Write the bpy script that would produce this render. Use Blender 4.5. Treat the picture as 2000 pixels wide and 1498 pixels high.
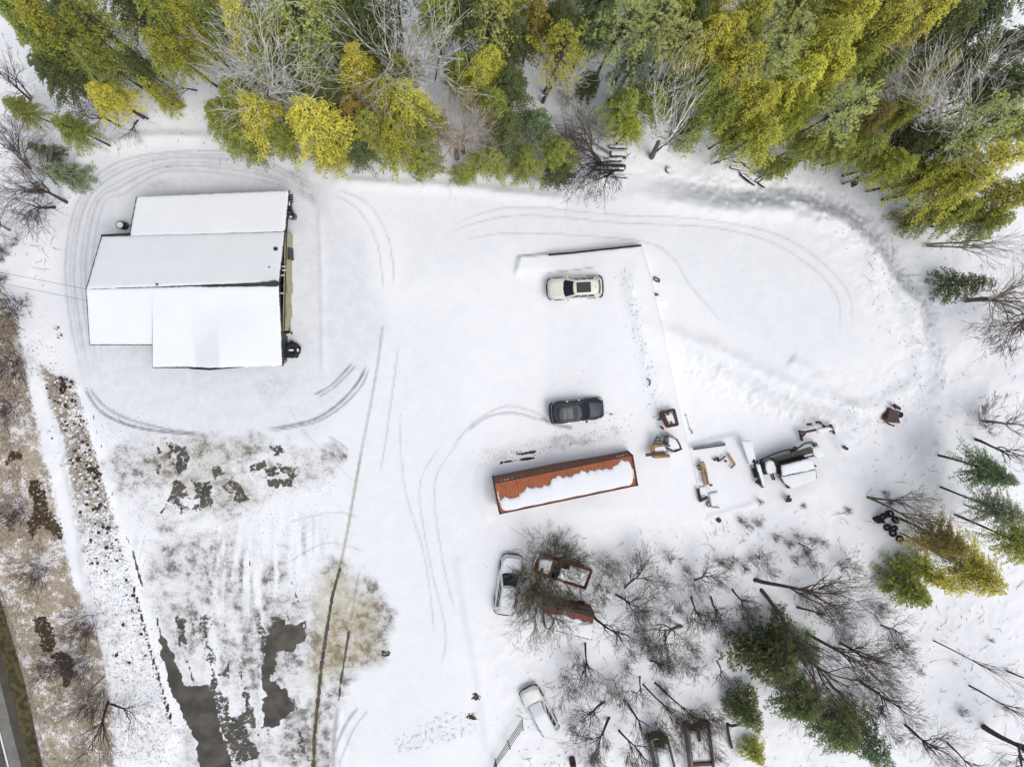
import bpy, math, random
import numpy as np
from mathutils import Vector, Matrix

S = bpy.context.scene
for o in list(bpy.data.objects): bpy.data.objects.remove(o)

# ------------------------------------------------------------------ camera
H = 60.0                                    # drone height above the yard
F = 1333.0                                  # focal length in photo pixels (24 mm on 36 mm)
NADIR = (900.0, 590.0)                      # photo pixel that looks straight down
zc = Vector((-(NADIR[0]-1000)/F, (NADIR[1]-749)/F, 1)).normalized()
xc = (Vector((1, 0, 0)) - zc*zc.x).normalized()
yc = zc.cross(xc)
cam_data = bpy.data.cameras.new('camera'); cam = bpy.data.objects.new('camera', cam_data)
S.collection.objects.link(cam); S.camera = cam
cam.matrix_world = Matrix.Translation((0, 0, H)) @ Matrix((xc, yc, zc)).to_4x4()
cam_data.sensor_width = 36; cam_data.lens = 24; cam_data.clip_end = 3000; cam_data.clip_start = .5
S.render.resolution_x = 1024; S.render.resolution_y = 766

# ------------------------------------------------------------------ light
SUN_EL, SUN_AZ = math.radians(66), math.radians(135)      # azimuth clockwise from north
w = bpy.data.worlds.new('World'); S.world = w; w.use_nodes = True
nt = w.node_tree; bg = nt.nodes['Background']
sky = nt.nodes.new('ShaderNodeTexSky'); sky.sky_type = 'NISHITA'; sky.sun_disc = False
sky.sun_elevation = SUN_EL; sky.sun_rotation = SUN_AZ; sky.dust_density = 4; sky.air_density = 1.0; sky.ozone_density = .6
hs = nt.nodes.new('ShaderNodeHueSaturation'); hs.inputs['Saturation'].default_value = .5   # thin overcast
nt.links.new(sky.outputs[0], hs.inputs['Color']); nt.links.new(hs.outputs[0], bg.inputs[0])
bg.inputs[1].default_value = .15
sd = bpy.data.lights.new('sun', 'SUN'); sun = bpy.data.objects.new('sun', sd); S.collection.objects.link(sun)
sd.energy = 0.6; sd.angle = math.radians(45); sd.color = (1, .97, .92)
sdir = Vector((math.sin(SUN_AZ)*math.cos(SUN_EL), math.cos(SUN_AZ)*math.cos(SUN_EL), math.sin(SUN_EL)))
sun.rotation_euler = sdir.to_track_quat('Z', 'Y').to_euler()
S.view_settings.view_transform = 'Standard'; S.view_settings.look = 'None'
S.view_settings.exposure = .07; S.view_settings.gamma = 1

# ------------------------------------------------------------------ maths helpers
# xc, yc, zc above are the WORLD axes written in camera axes
def cam_to_world(v): return Vector((v.dot(xc), v.dot(yc), v.dot(zc)))
def W(px, py, z=0.0):
    """the world point at height z that the photo shows at pixel px, py"""
    d = cam_to_world(Vector(((px-1000)/F, -(py-749)/F, -1)))
    t = (z-H)/d.z
    return Vector((d.x*t, d.y*t, z))
AX = np.array([xc[:], yc[:], zc[:]])
def PIX(x, y, z):
    """photo pixel of world points (numpy)"""
    zz = z-H
    cx = x*AX[0, 0]+y*AX[1, 0]+zz*AX[2, 0]; cy = x*AX[0, 1]+y*AX[1, 1]+zz*AX[2, 1]; cz = x*AX[0, 2]+y*AX[1, 2]+zz*AX[2, 2]
    return 1000-F*cx/cz, 749+F*cy/cz

def vnoise(x, y, seed=0):
    t = np.random.RandomState(seed).rand(256, 256)
    xi = np.floor(x).astype(int); yi = np.floor(y).astype(int); fx = x-xi; fy = y-yi
    fx = fx*fx*(3-2*fx); fy = fy*fy*(3-2*fy)
    a = t[xi & 255, yi & 255]; b = t[(xi+1) & 255, yi & 255]; c = t[xi & 255, (yi+1) & 255]; d = t[(xi+1) & 255, (yi+1) & 255]
    return (a*(1-fx)+b*fx)*(1-fy)+(c*(1-fx)+d*fx)*fy
def fbm(x, y, seed=0, oct=4):
    s = 0; a = .5; n = 0
    for i in range(oct):
        s = s+a*vnoise(x*2**i+i*17.3, y*2**i+i*9.1, seed+i); n += a; a *= .55
    return s/n
def sstep(a, b, x):
    t = np.clip((x-a)/(b-a), 0, 1); return t*t*(3-2*t)

# ------------------------------------------------------------------ mesh helpers
class MB:
    def __init__(s): s.v = []; s.f = []
    def add(s, vs, fs):
        n = len(s.v); s.v += [tuple(v) for v in vs]; s.f += [tuple(i+n for i in f) for f in fs]; return s
    def box(s, c, size, rz=0, tilt=None):
        M = Matrix.Translation(c) @ Matrix.Rotation(rz, 4, 'Z')
        if tilt: M = M @ tilt
        vs = [M @ Vector((a*size[0]/2, b*size[1]/2, d*size[2]/2)) for a in (-1, 1) for b in (-1, 1) for d in (-1, 1)]
        return s.add(vs, [(0, 1, 3, 2), (4, 6, 7, 5), (0, 4, 5, 1), (2, 3, 7, 6), (0, 2, 6, 4), (1, 5, 7, 3)])
    def beam(s, p, q, wd, ht=None):
        ht = ht or wd; p = Vector(p); q = Vector(q); d = (q-p).normalized()
        up = Vector((0, 0, 1)) if abs(d.z) < .95 else Vector((1, 0, 0))
        sx = d.cross(up).normalized()*wd/2; sy = sx.cross(d).normalized()*ht/2
        vs = [p-sx-sy, p+sx-sy, p+sx+sy, p-sx+sy, q-sx-sy, q+sx-sy, q+sx+sy, q-sx+sy]
        return s.add(vs, [(0, 3, 2, 1), (4, 5, 6, 7), (0, 1, 5, 4), (1, 2, 6, 5), (2, 3, 7, 6), (3, 0, 4, 7)])
    def tube(s, pts, r, n=6, cap=True):
        pts = [Vector(p) for p in pts]; m = len(pts)
        rs = r if isinstance(r, (list, tuple)) else [r]*m
        vs = []
        for i, p in enumerate(pts):
            d = (pts[min(i+1, m-1)]-pts[max(i-1, 0)]).normalized()
            up = Vector((0, 0, 1)) if abs(d.z) < .9 else Vector((1, 0, 0))
            a = d.cross(up).normalized(); b = a.cross(d)
            vs += [p+(a*math.cos(2*math.pi*k/n)+b*math.sin(2*math.pi*k/n))*rs[i] for k in range(n)]
        fs = [(i*n+k, i*n+(k+1) % n, (i+1)*n+(k+1) % n, (i+1)*n+k) for i in range(m-1) for k in range(n)]
        if cap: fs += [tuple(range(n-1, -1, -1)), tuple((m-1)*n+k for k in range(n))]
        return s.add(vs, fs)
    def prism(s, outline, z0, z1, shrink=1.0):
        n = len(outline); c = Vector((sum(p[0] for p in outline)/n, sum(p[1] for p in outline)/n))
        vs = [(p[0], p[1], z0) for p in outline]+[(c.x+(p[0]-c.x)*shrink, c.y+(p[1]-c.y)*shrink, z1) for p in outline]
        return s.add(vs, [(i, (i+1) % n, n+(i+1) % n, n+i) for i in range(n)]+[tuple(range(n-1, -1, -1)), tuple(range(n, 2*n))])
    def lathe(s, c, prof, n=16, axis=None):
        M = Matrix.Translation(c) @ (axis or Matrix.Identity(4)); m = len(prof)
        vs = [M @ Vector((r*math.cos(2*math.pi*k/n), r*math.sin(2*math.pi*k/n), z)) for r, z in prof for k in range(n)]
        return s.add(vs, [(i*n+k, i*n+(k+1) % n, (i+1)*n+(k+1) % n, (i+1)*n+k) for i in range(m-1) for k in range(n)])
    def torus(s, c, R, r, M=None, n=18, m=8):
        M = Matrix.Translation(c) @ (M or Matrix.Identity(4)); vs = []
        for i in range(n):
            a = 2*math.pi*i/n
            for j in range(m):
                b = 2*math.pi*j/m; q = R+r*math.cos(b)
                vs.append(M @ Vector((q*math.cos(a), q*math.sin(a), r*1.25*math.sin(b))))
        return s.add(vs, [(i*m+j, ((i+1) % n)*m+j, ((i+1) % n)*m+(j+1) % m, i*m+(j+1) % m) for i in range(n) for j in range(m)])
    def mound(s, outline, z, h, seed=0, jitter=.06, step=.25, sag=0):
        """a rounded lump of snow over an outline (z may be a function)"""
        rnd = random.Random(seed); zf = z if callable(z) else (lambda x, y: z)
        pts = []
        n = len(outline)
        for i in range(n):
            a = Vector(outline[i][:2]); b = Vector(outline[(i+1) % n][:2]); k = max(1, int((b-a).length/step))
            for j in range(k):
                p = a.lerp(b, j/k); pts.append(p+Vector((rnd.uniform(-1, 1), rnd.uniform(-1, 1)))*jitter)
        c = sum(pts, Vector((0, 0)))/len(pts); m = len(pts); vs = []
        for sc, hh in ((1, -.03), (1.0, .35), (.965, .75), (.88, .96), (.6, 1.0), (.3, 1.02)):
            for i, p in enumerate(pts):
                q = c+(p-c)*sc
                vs.append((q.x, q.y, zf(q.x, q.y)+h*hh*(1 if hh < .5 else 1+.12*math.sin(q.x*3+seed)*math.cos(q.y*2.6+seed))))
        vs.append((c.x, c.y, zf(c.x, c.y)+h)); fs = []
        for r in range(5): fs += [(r*m+i, r*m+(i+1) % m, (r+1)*m+(i+1) % m, (r+1)*m+i) for i in range(m)]
        fs += [(5*m+i, 5*m+(i+1) % m, 6*m) for i in range(m)]
        return s.add(vs, fs)
    def loft(s, secs, cap=True):
        n = len(secs[0]); base = [p for q in secs for p in q]
        fs = [(i*n+k, i*n+(k+1) % n, (i+1)*n+(k+1) % n, (i+1)*n+k) for i in range(len(secs)-1) for k in range(n)]
        if cap: fs += [tuple(range(n-1, -1, -1)), tuple((len(secs)-1)*n+k for k in range(n))]
        return s.add(base, fs)
    def mesh(s, name, smooth=False):
        me = bpy.data.meshes.new(name); me.from_pydata(s.v, [], s.f); me.validate()
        if smooth: me.polygons.foreach_set('use_smooth', [True]*len(me.polygons))
        me.update(); return me

ROOTM = {}
def tag(o, label=None, cat=None, group=None, kind=None):
    if label: o['label'] = label
    if cat: o['category'] = cat
    if group: o['group'] = group
    if kind: o['kind'] = kind
    return o
def link(name, me, mat, parent=None):
    o = bpy.data.objects.new(name, me); S.collection.objects.link(o)
    if mat and me and not me.materials: me.materials.append(mat)
    if parent: o.parent = parent
    return o
def obj(name, mb, mat, parent=None, smooth=False, local=False):
    """local=False: mb holds world points; they are moved into the thing's own space"""
    me = mb.mesh(name, smooth)
    if parent is not None and not local:
        r = parent
        while r.name not in ROOTM and r.parent: r = r.parent
        if r.name in ROOTM: me.transform(ROOTM[r.name].inverted())
    elif parent is None and not local and mb.v:
        vs = np.array(mb.v); c = Vector((vs[:, 0].mean(), vs[:, 1].mean(), vs[:, 2].min()))
        me.transform(Matrix.Translation(-c)); o = link(name, me, mat); o.location = c; return o
    return link(name, me, mat, parent)
def thing(name, loc, label, cat, group=None, rz=0):
    o = bpy.data.objects.new(name, None); S.collection.objects.link(o); o.empty_display_size = .3
    o.location = loc; o.rotation_euler = (0, 0, rz)
    ROOTM[o.name] = Matrix.Translation(loc) @ Matrix.Rotation(rz, 4, 'Z')
    return tag(o, label, cat, group)

# ------------------------------------------------------------------ materials
class NT:
    def __init__(s, name):
        s.m = bpy.data.materials.new(name); s.m.use_nodes = True; s.t = s.m.node_tree; s.n = s.t.nodes
        s.b = s.n['Principled BSDF']
    def node(s, typ, **k):
        n = s.n.new(typ)
        for a, v in k.items():
            if a[0] == '_': n.inputs[a[1:].replace('_', ' ')].default_value = v
            else: setattr(n, a, v)
        return n
    def l(s, a, b): s.t.links.new(a, b)
    def noise(s, scale, detail=4, vec=None, rough=.55, dist=0):
        n = s.node('ShaderNodeTexNoise'); n.inputs['Scale'].default_value = scale; n.inputs['Detail'].default_value = detail
        n.inputs['Roughness'].default_value = rough; n.inputs['Distortion'].default_value = dist
        if vec: s.l(vec, n.inputs['Vector'])
        return n.outputs['Fac']
    def math(s, op, a, b=None, c=None):
        n = s.node('ShaderNodeMath', operation=op)
        for i, x in enumerate((a, b, c)):
            if x is None: continue
            if isinstance(x, (int, float)): n.inputs[i].default_value = x
            else: s.l(x, n.inputs[i])
        return n.outputs[0]
    def ss(s, x, a, b):
        n = s.node('ShaderNodeMapRange', interpolation_type='SMOOTHSTEP'); s.l(x, n.inputs[0])
        n.inputs[1].default_value = a; n.inputs[2].default_value = b; return n.outputs[0]
    def mix(s, f, a, b, blend='MIX'):
        n = s.node('ShaderNodeMix', data_type='RGBA', blend_type=blend)
        for i, x in ((0, f), (6, a), (7, b)):
            if isinstance(x, (int, float)): n.inputs[i].default_value = x
            elif isinstance(x, tuple): n.inputs[i].default_value = x+(1,) if len(x) == 3 else x
            else: s.l(x, n.inputs[i])
        return n.outputs[2]
    def bump(s, h, dist, strength=1):
        n = s.node('ShaderNodeBump'); n.inputs['Distance'].default_value = dist; n.inputs['Strength'].default_value = strength
        s.l(h, n.inputs['Height']); s.l(n.outputs[0], s.b.inputs['Normal'])
    def gpos(s): return s.node('ShaderNodeNewGeometry').outputs['Position']

def simple(name, col, rough=.6, metal=0, var=.25, scale=3, col2=None, coat=0, bump=0):
    t = NT(name); t.b.inputs['Roughness'].default_value = rough; t.b.inputs['Metallic'].default_value = metal
    n = t.noise(scale, 5, t.gpos())
    c2 = col2 or tuple(c*(1-var) for c in col)
    t.l(t.mix(t.ss(n, .35, .65), col, c2), t.b.inputs['Base Color'])
    if coat: t.b.inputs['Coat Weight'].default_value = coat
    if bump: t.bump(t.noise(scale*4, 4, t.gpos()), bump)
    return t.m
M = {}
M['tan_siding'] = simple('tan_siding', (.46, .42, .27), .7, var=.15)
M['brown_siding'] = simple('brown_siding', (.045, .028, .026), .7)
M['dark_roof'] = simple('dark_roof_metal', (.03, .032, .03), .6)
M['trim'] = simple('dark_trim', (.02, .018, .02), .6)
M['white_paint'] = simple('white_paint', (.78, .78, .76), .35, var=.06, coat=.4)
M['cream_paint'] = simple('cream_car_paint', (.72, .70, .63), .3, var=.04, coat=.4)
M['navy_paint'] = simple('dark_blue_car_paint', (.012, .02, .042), .4, var=.1)
M['glass'] = simple('car_glass', (.006, .012, .020), .3, var=.3)
M['pano'] = simple('roof_glass', (.03, .05, .07), .3, var=.2)
M['black'] = simple('black_plastic', (.012, .012, .014), .5)
M['rubber'] = simple('tyre_rubber', (.018, .018, .02), .75)
M['chrome'] = simple('bright_metal', (.6, .6, .6), .25, .9)
M['lamp_red'] = simple('tail_lamp_red', (.3, .015, .01), .25)
M['lamp_clear'] = simple('headlamp_clear', (.6, .62, .64), .15)
M['steel'] = simple('dull_steel', (.16, .165, .17), .5, .6)
M['rust'] = simple('rusty_steel', (.09, .035, .02), .85, col2=(.03, .015, .012), scale=5, bump=.01)
M['rust_red'] = simple('faded_red_paint', (.23, .035, .018), .65, col2=(.10, .025, .015), scale=3)
M['dark_red'] = simple('dark_red_paint', (.07, .012, .012), .55, col2=(.02, .008, .008), scale=4)
M['yellow'] = simple('faded_yellow_paint', (.38, .22, .05), .6, col2=(.2, .1, .03), scale=4)
M['fresh_wood'] = simple('pale_wood', (.42, .30, .19), .8, scale=6, col2=(.28, .17, .09))
M['old_wood'] = simple('grey_weathered_wood', (.12, .115, .10), .9, scale=6, col2=(.05, .045, .04), bump=.01)
M['dark_wood'] = simple('dark_wet_wood', (.03, .024, .02), .9, scale=6)
M['green_paint'] = simple('dull_green_paint', (.03, .045, .04), .6, scale=4)
M['concrete'] = simple('damp_concrete', (.2, .2, .19), .9)
M['moss'] = simple('moss_and_litter', (.05, .045, .022), .95, scale=5)

def snow_mat(name='snow', tint=(.82, .845, .875)):
    t = NT(name); p = t.gpos()
    t.b.inputs['Roughness'].default_value = .75; t.b.inputs['Specular IOR Level'].default_value = .2
    t.l(t.mix(t.ss(t.noise(.6, 5, p), .35, .7), tint, tuple(c*.975 for c in tint)), t.b.inputs['Base Color'])
    n = t.math('ADD', t.noise(2.2, 6, p), t.math('MULTIPLY', t.noise(11, 3, p), .25))
    t.bump(n, .05, .5); return t.m
M['snow'] = snow_mat()

def corrugated(name, a, b, scale=1):
    t = NT(name); p = t.gpos(); t.b.inputs['Roughness'].default_value = .7
    n = t.noise(1.1, 6, p); c = t.mix(t.ss(n, .3, .75), a, b)
    r = t.ss(t.noise(3.5, 6, p, .65), .60, .68); c = t.mix(t.math('MULTIPLY', r, .8), c, (.07, .02, .012))
    t.l(c, t.b.inputs['Base Color']); return t.m
M['box_roof'] = corrugated('orange_brown_container_roof', (.36, .11, .04), (.27, .075, .03))
M['box_wall'] = corrugated('brown_container_wall', (.22, .10, .06), (.17, .07, .045))
# ------------------------------------------------------------------ ground: one sheet, fine inside the picture, coarse to the horizon
def axis_coords(a, b, step, far):
    mid = list(np.arange(a, b, step)); out = []; s = step*2; x = b
    hi = []
    while x < far: hi.append(x); x += s; s *= 1.35
    lo = []; s = step*2; x = a-s
    while x > -far: lo.append(x); s *= 1.35; x -= s
    return np.array(lo[::-1]+mid+hi)
GX = axis_coords(-49, 60, .155, 900); GY = axis_coords(-53, 34, .155, 900)
X, Y = np.meshgrid(GX, GY, indexing='ij')
Z0 = np.zeros_like(X); px, py = PIX(X, Y, Z0)
near = (X > -60) & (X < 75) & (Y > -65) & (Y < 45)

def seg_dist(qx, qy, pts):
    """distance in photo pixels to a polyline, and the fraction along it"""
    best = np.full(qx.shape, 1e9); fr = np.zeros(qx.shape); L = len(pts)-1
    for i in range(L):
        ax, ay = pts[i][:2]; bx, by = pts[i+1][:2]; dx, dy = bx-ax, by-ay
        t = np.clip(((qx-ax)*dx+(qy-ay)*dy)/(dx*dx+dy*dy+1e-9), 0, 1)
        d = np.hypot(qx-ax-t*dx, qy-ay-t*dy); k = d < best
        best = np.where(k, d, best); fr = np.where(k, (i+t)/L, fr)
    return best, fr
def smooth_line(pts, n=8):
    out = []; P = [pts[0]]+list(pts)+[pts[-1]]
    for i in range(1, len(P)-2):
        p0, p1, p2, p3 = [np.array(q, float) for q in P[i-1:i+3]]
        for k in range(n):
            t = k/n; out.append(tuple(.5*((2*p1)+(-p0+p2)*t+(2*p0-5*p1+4*p2-p3)*t*t+(-p0+3*p1-3*p2+p3)*t**3)))
    return out+[tuple(pts[-1])]
def inside(qx, qy, poly):
    r = np.zeros(qx.shape, bool); n = len(poly)
    for i in range(n):
        x1, y1 = poly[i]; x2, y2 = poly[(i+1) % n]
        c = ((y1 > qy) != (y2 > qy)) & (qx < (x2-x1)*(qy-y1)/(y2-y1+1e-9)+x1); r ^= c
    return r
def sub(qx, qy, pts, pad):
    xs = [p[0] for p in pts]; ys = [p[1] for p in pts]
    return near & (qx > min(xs)-pad) & (qx < max(xs)+pad) & (qy > min(ys)-pad) & (qy < max(ys)+pad)
def signed(qx, qy, poly):
    d, _ = seg_dist(qx, qy, list(poly)+[poly[0]]); return np.where(inside(qx, qy, poly), d, -d)
def stroke(A, qx, qy, pts, wd, amp, soft=.6, smooth=True, taper=True, grain=0):
    if smooth: pts = smooth_line(pts)
    k = sub(qx, qy, pts, wd*2+3)
    if not k.any(): return
    d, f = seg_dist(qx[k], qy[k], pts)
    v = amp*(1-sstep(wd*(1-soft), wd*(1+soft), d))
    if taper: v = v*sstep(0, .12, f)*sstep(0, .12, 1-f)
    if grain: v = v*(1-grain+2*grain*vnoise(X[k]*2.2, Y[k]*2.2, 3))
    A[k] = np.maximum(A[k], v) if amp > 0 else np.minimum(A[k], v)
def blob(A, qx, qy, poly, amp, soft, rag=0, scale=.8, seed=1):
    k = sub(qx, qy, poly, soft*2+rag)
    d = signed(qx[k], qy[k], poly)+rag*(fbm(X[k]*scale, Y[k]*scale, seed, 5)-.5)*2
    A[k] = np.maximum(A[k], amp*sstep(-soft, soft, d))

# ---- relief
Z = (fbm(X*.22, Y*.22, 5, 4)-.5)*.7+(fbm(X*.9, Y*.9, 9, 3)-.5)*.16
LOT = [(170, 300), (330, 275), (520, 290), (640, 350), (900, 370), (1150, 385), (1330, 385), (1560, 405), (1700, 450), (1760, 540), (1805, 640),
       (1795, 750), (1700, 820), (1640, 900), (1460, 1010), (1200, 1010), (950, 1040), (930, 1200), (960, 1498), (380, 1498), (290, 1250), (180, 860), (110, 720), (95, 560), (120, 400)]
k = near; Z[k] += .10*(np.abs(fbm(X[k]*1.3, Y[k]*1.3, 14, 4)-.5)*2-.3)*(fbm(X[k]*.3, Y[k]*.3, 16, 2)); lot = np.zeros_like(X); lot[k] = sstep(-25, 12, signed(px[k], py[k], LOT))
FL = (fbm(X*.5, Y*.5, 21, 4)-.5)*.07
Z = Z*(1-lot)+FL*lot
far_hill = np.hypot(X, Y); Z += sstep(90, 400, far_hill)*4*fbm(X*.01, Y*.01, 4, 3)
# the levelled fill on the right with its plowed rim, dropping away outside
FILL = [(1130, 370), (1230, 368), (1330, 388), (1450, 402), (1560, 398), (1640, 425), (1700, 480), (1745, 550), (1790, 590), (1800, 650), (1812, 700), (1795, 760), (1740, 790), (1700, 815), (1640, 800), (1560, 780), (1400, 700), (1100, 600), (950, 500)]
k = near & (px > 1000) & (py > 250) & (py < 1000)
wob = 16*(fbm(X[k]*.35, Y[k]*.35, 33, 4)-.5)
d = signed(px[k], py[k], FILL)+wob
side = sstep(1180, 1500, px[k])*sstep(980, 800, py[k])
Z[k] += side*(-1.5*(1-sstep(-40, 2, d)))*sstep(-330, -90, d)
rim = np.exp(-((d-14)/16)**2)*sstep(1150, 1400, px[k])*(1-.0)
Z[k] += rim*(.34+.5*(fbm(X[k]*.8, Y[k]*.8, 44, 4)-.4))
lump = sstep(60, 25, np.abs(d-35))*sstep(1500, 1650, px[k])
Z[k] += lump*.30*(fbm(X[k]*1.3, Y[k]*1.3, 45, 5)-.35)
outer = side*sstep(8, -6, d)*sstep(-75, -40, d); Z[k] += outer*.6*(np.abs(fbm(X[k]*1.7, Y[k]*1.7, 47, 5)-.5)*2-.2)
# the raised parking pad with a crisp east edge
PADE = [(1250, 480), (1268, 540), (1285, 620), (1305, 700), (1325, 790), (1340, 860), (1362, 960), (1372, 985)]
k = near & (px > 950) & (px < 1500) & (py > 430) & (py < 1090)
ex = np.interp(py[k], [p[1] for p in PADE], [p[0] for p in PADE]); ny = 502-(px[k]-1010)*22/240
tt = sstep(-1.8, 1.8, ex-px[k])*sstep(-1.5, 1.5, py[k]-ny)*sstep(1040, 985, py[k]); inn = tt*np.maximum(sstep(1060, 1200, px[k]), .55*sstep(1008-(py[k]-500)*.2, 1016-(py[k]-500)*.2, px[k])*sstep(545, 522, py[k]))
Z[k] = Z[k]*(1-.5*inn)+.8*inn
PL = [(1347, 872), (1400, 858), (1445, 850), (1462, 880), (1478, 930), (1482, 982), (1430, 997), (1374, 1014), (1362, 960)]
k2 = sub(px, py, PL, 12); Z[k2] += .32*sstep(-3, 3, signed(px[k2], py[k2], PL))*(px[k2] > np.interp(py[k2], [p[1] for p in PADE], [p[0] for p in PADE]))
bank = np.exp(-((px[k]-(ex-42))/17)**2)*sstep(500, 560, py[k])*sstep(960, 840, py[k])
Z[k] += bank*(.26+.35*(fbm(X[k]*.9, Y[k]*.9, 66, 4)-.4))
# soft ledges and mounds
def ridge(pts, wd, hgt, noise=.5, asym=0):
    pts = smooth_line(pts); k = sub(px, py, pts, wd*3)
    d, f = seg_dist(px[k], py[k], pts)
    Z[k] += hgt*np.exp(-(d/wd)**2)*sstep(0, .1, f)*sstep(0, .1, 1-f)*(1-noise+2*noise*fbm(X[k]*.9, Y[k]*.9, 71, 4))
for pts, wd, h in [([(120, 420), (150, 320), (210, 285), (330, 268), (480, 280), (570, 330)], 12, .35), ([(640, 352), (760, 362), (880, 366), (1000, 380), (1120, 392)], 11, .3),
                   ([(1370, 1012), (1420, 1000), (1470, 982)], 7, .25), ([(1540, 700), (1580, 730), (1640, 790), (1680, 800)], 14, .3), ([(625, 400), (630, 560), (632, 740)], 5, .1),
                   ([(1640, 880), (1690, 850), (1740, 850)], 22, .35), ([(1840, 880), (1870, 830), (1900, 800)], 26, .5), ([(1800, 900), (1830, 850), (1850, 800)], 18, .3),
                   ([(945, 905), (940, 960), (958, 1020)], 10, .16), ([(985, 893), (1060, 880), (1130, 868), (1190, 862)], 5, .12), ([(1300, 590), (1320, 650), (1345, 690)], 9, -.14),
                   ([(1400, 300), (1440, 330), (1520, 350)], 14, .35), ([(1450, 300), (1500, 320), (1550, 350)], 9, .3), ([(1480, 380), (1540, 398), (1600, 430)], 12, -.4),
                   ([(1590, 420), (1660, 470), (1720, 540), (1760, 610)], 12, -.3), ([(895, 1080), (915, 1200), (940, 1330), (960, 1490)], 10, .22)]:
    ridge(pts, wd, h)
# roadside bank of chunks, plowed strip, road
BANK = [(70, 700), (110, 730), (150, 745), (188, 880), (225, 1000), (262, 1120), (300, 1250), (338, 1390), (352, 1430), (320, 1498), (215, 1498), (215, 1380), (190, 1250), (160, 1120), (140, 980), (120, 860), (95, 790)]
k = sub(px, py, BANK, 30); d = signed(px[k], py[k], BANK)
up_ = sstep(1120, 980, py[k]); Z[k] += sstep(-8, 14, d)*(.25+(.35+.35*up_)*(fbm(X[k]*1.0, Y[k]*1.0, 81, 5)-.35)+(.08+.34*up_)*(fbm(X[k]*3.1, Y[k]*3.1, 83, 3)-.45))
# centre lines of road features at any row
def rowx(py_, pts): return np.interp(py_, [p[1] for p in pts], [p[0] for p in pts])
SH = [(-60, 1000), (-5, 1153), (18, 1235), (43, 1317), (62, 1400), (83, 1498), (100, 1560)]      # verge edge
PV = [(-90, 1060), (-20, 1210), (0, 1262), (22, 1350), (40, 1425), (60, 1498), (78, 1570)]       # pavement edge
k = near & (px < 260) & (py > 950)
mk = sstep(14, -4, px[k]-rowx(py[k], SH)); Z[k] = Z[k]*(1-mk)-.46*mk

# ---- paint masks, at the pixels where the relief now stands
px, py = PIX(X, Y, Z)
asph = np.zeros_like(X); slush_and_shade = np.zeros_like(X); soil = np.zeros_like(X); tan = np.zeros_like(X)
trk = np.zeros_like(X); olive = np.zeros_like(X); spk = np.zeros_like(X); pack_and_shade = np.zeros_like(X)
st = lambda A, pts, wd, amp, **k: stroke(A, px, py, pts, wd, amp, **k)
bl = lambda A, poly, amp, soft, **k: blob(A, px, py, poly, amp, soft, **k)
# packed, slightly blue driving surface
bl(pack_and_shade, [(640, 360), (720, 480), (760, 640), (700, 760), (620, 850), (500, 870), (210, 860), (150, 740), (110, 600), (125, 430), (190, 320), (330, 290), (520, 300)], .9, 30, rag=20, scale=.3)
bl(pack_and_shade, [(780, 420), (1000, 395), (1300, 410), (1600, 455), (1690, 560), (1690, 700), (1500, 720), (1330, 560), (1260, 500), (1000, 500), (800, 560)], .45, 40, rag=30, scale=.3)
bl(pack_and_shade, [(640, 600), (900, 600), (880, 800), (930, 900), (900, 1300), (840, 1498), (700, 1498), (640, 1000)], .35, 50, rag=40, scale=.3)
for i, off in enumerate((0, 9, 17, 30, 39, 52)):            # the ring of old tracks round the building
    c = .3 if i % 2 else .42
    st(trk, [(170+off*.6, 770-off), (140+off, 640), (128+off, 520), (150+off, 400), (215+off*.6, 325+off), (330, 298+off*.7), (480, 300+off*.9), (580, 345+off*.6), (640, 375+off)], 2.4, c*.85, grain=.3)
for a in [[(880, 440), (1000, 405), (1200, 420), (1380, 430), (1540, 468), (1650, 560), (1665, 640)], [(860, 460), (1000, 422), (1220, 436), (1400, 446), (1530, 485), (1630, 570), (1640, 660)],
          [(900, 470), (1010, 455), (1240, 470), (1310, 500), (1350, 560), (1420, 640)], [(660, 370), (720, 400), (760, 470), (770, 560)], [(650, 380), (700, 410), (738, 480), (748, 570)],
          [(780, 800), (790, 950), (830, 1090), (850, 1250)], [(860, 870), (820, 950), (838, 1090), (870, 1230), (862, 1300)], [(900, 860), (850, 940), (862, 1080), (890, 1200)],
          [(560, 1020), (650, 1000), (700, 1010)], [(560, 1100), (640, 1060), (720, 1080)]]:
    st(trk, a, 1.7, .3, grain=.4)
for a, wd, am in [([(163, 752), (178, 780), (200, 806), (240, 826), (285, 838), (340, 845), (402, 850)], 2.6, .95), ([(172, 752), (188, 776), (212, 799), (250, 818), (300, 832), (345, 841), (402, 846)], 2.2, .75),
              ([(520, 838), (570, 830), (620, 816), (665, 785), (700, 745), (716, 712)], 2.6, .9), ([(524, 843), (575, 834), (625, 821), (672, 790), (708, 750), (722, 714)], 1.8, .7),
              ([(612, 771), (640, 757), (665, 735), (690, 706)], 2.2, .75), ([(622, 775), (648, 760), (673, 737), (697, 712)], 1.8, .6),
              ([(1090, 828), (1050, 818), (1000, 806), (950, 815), (910, 845)], 2.2, .5), ([(1080, 822), (1030, 800), (980, 795), (920, 830), (880, 880)], 1.8, .4), ([(1120, 836), (1085, 829), (1055, 815)], 3.4, .75),
              ([(1018, 500), (1070, 494)], 1.2, .5), ([(1065, 534), (1110, 529), (1165, 521)], 1.3, .5), ([(1016, 503), (1008, 535)], 1.0, .4),
              ([(640, 1498), (672, 1420), (700, 1380)], 3, .6), ([(660, 1498), (690, 1425), (720, 1385)], 2, .4), ([(640, 850), (672, 872), (680, 880)], 2, .5), ([(560, 790), (600, 850), (650, 900), (690, 940)], 1.5, .25)]:
    st(trk, a, wd, am, grain=.25)
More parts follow.
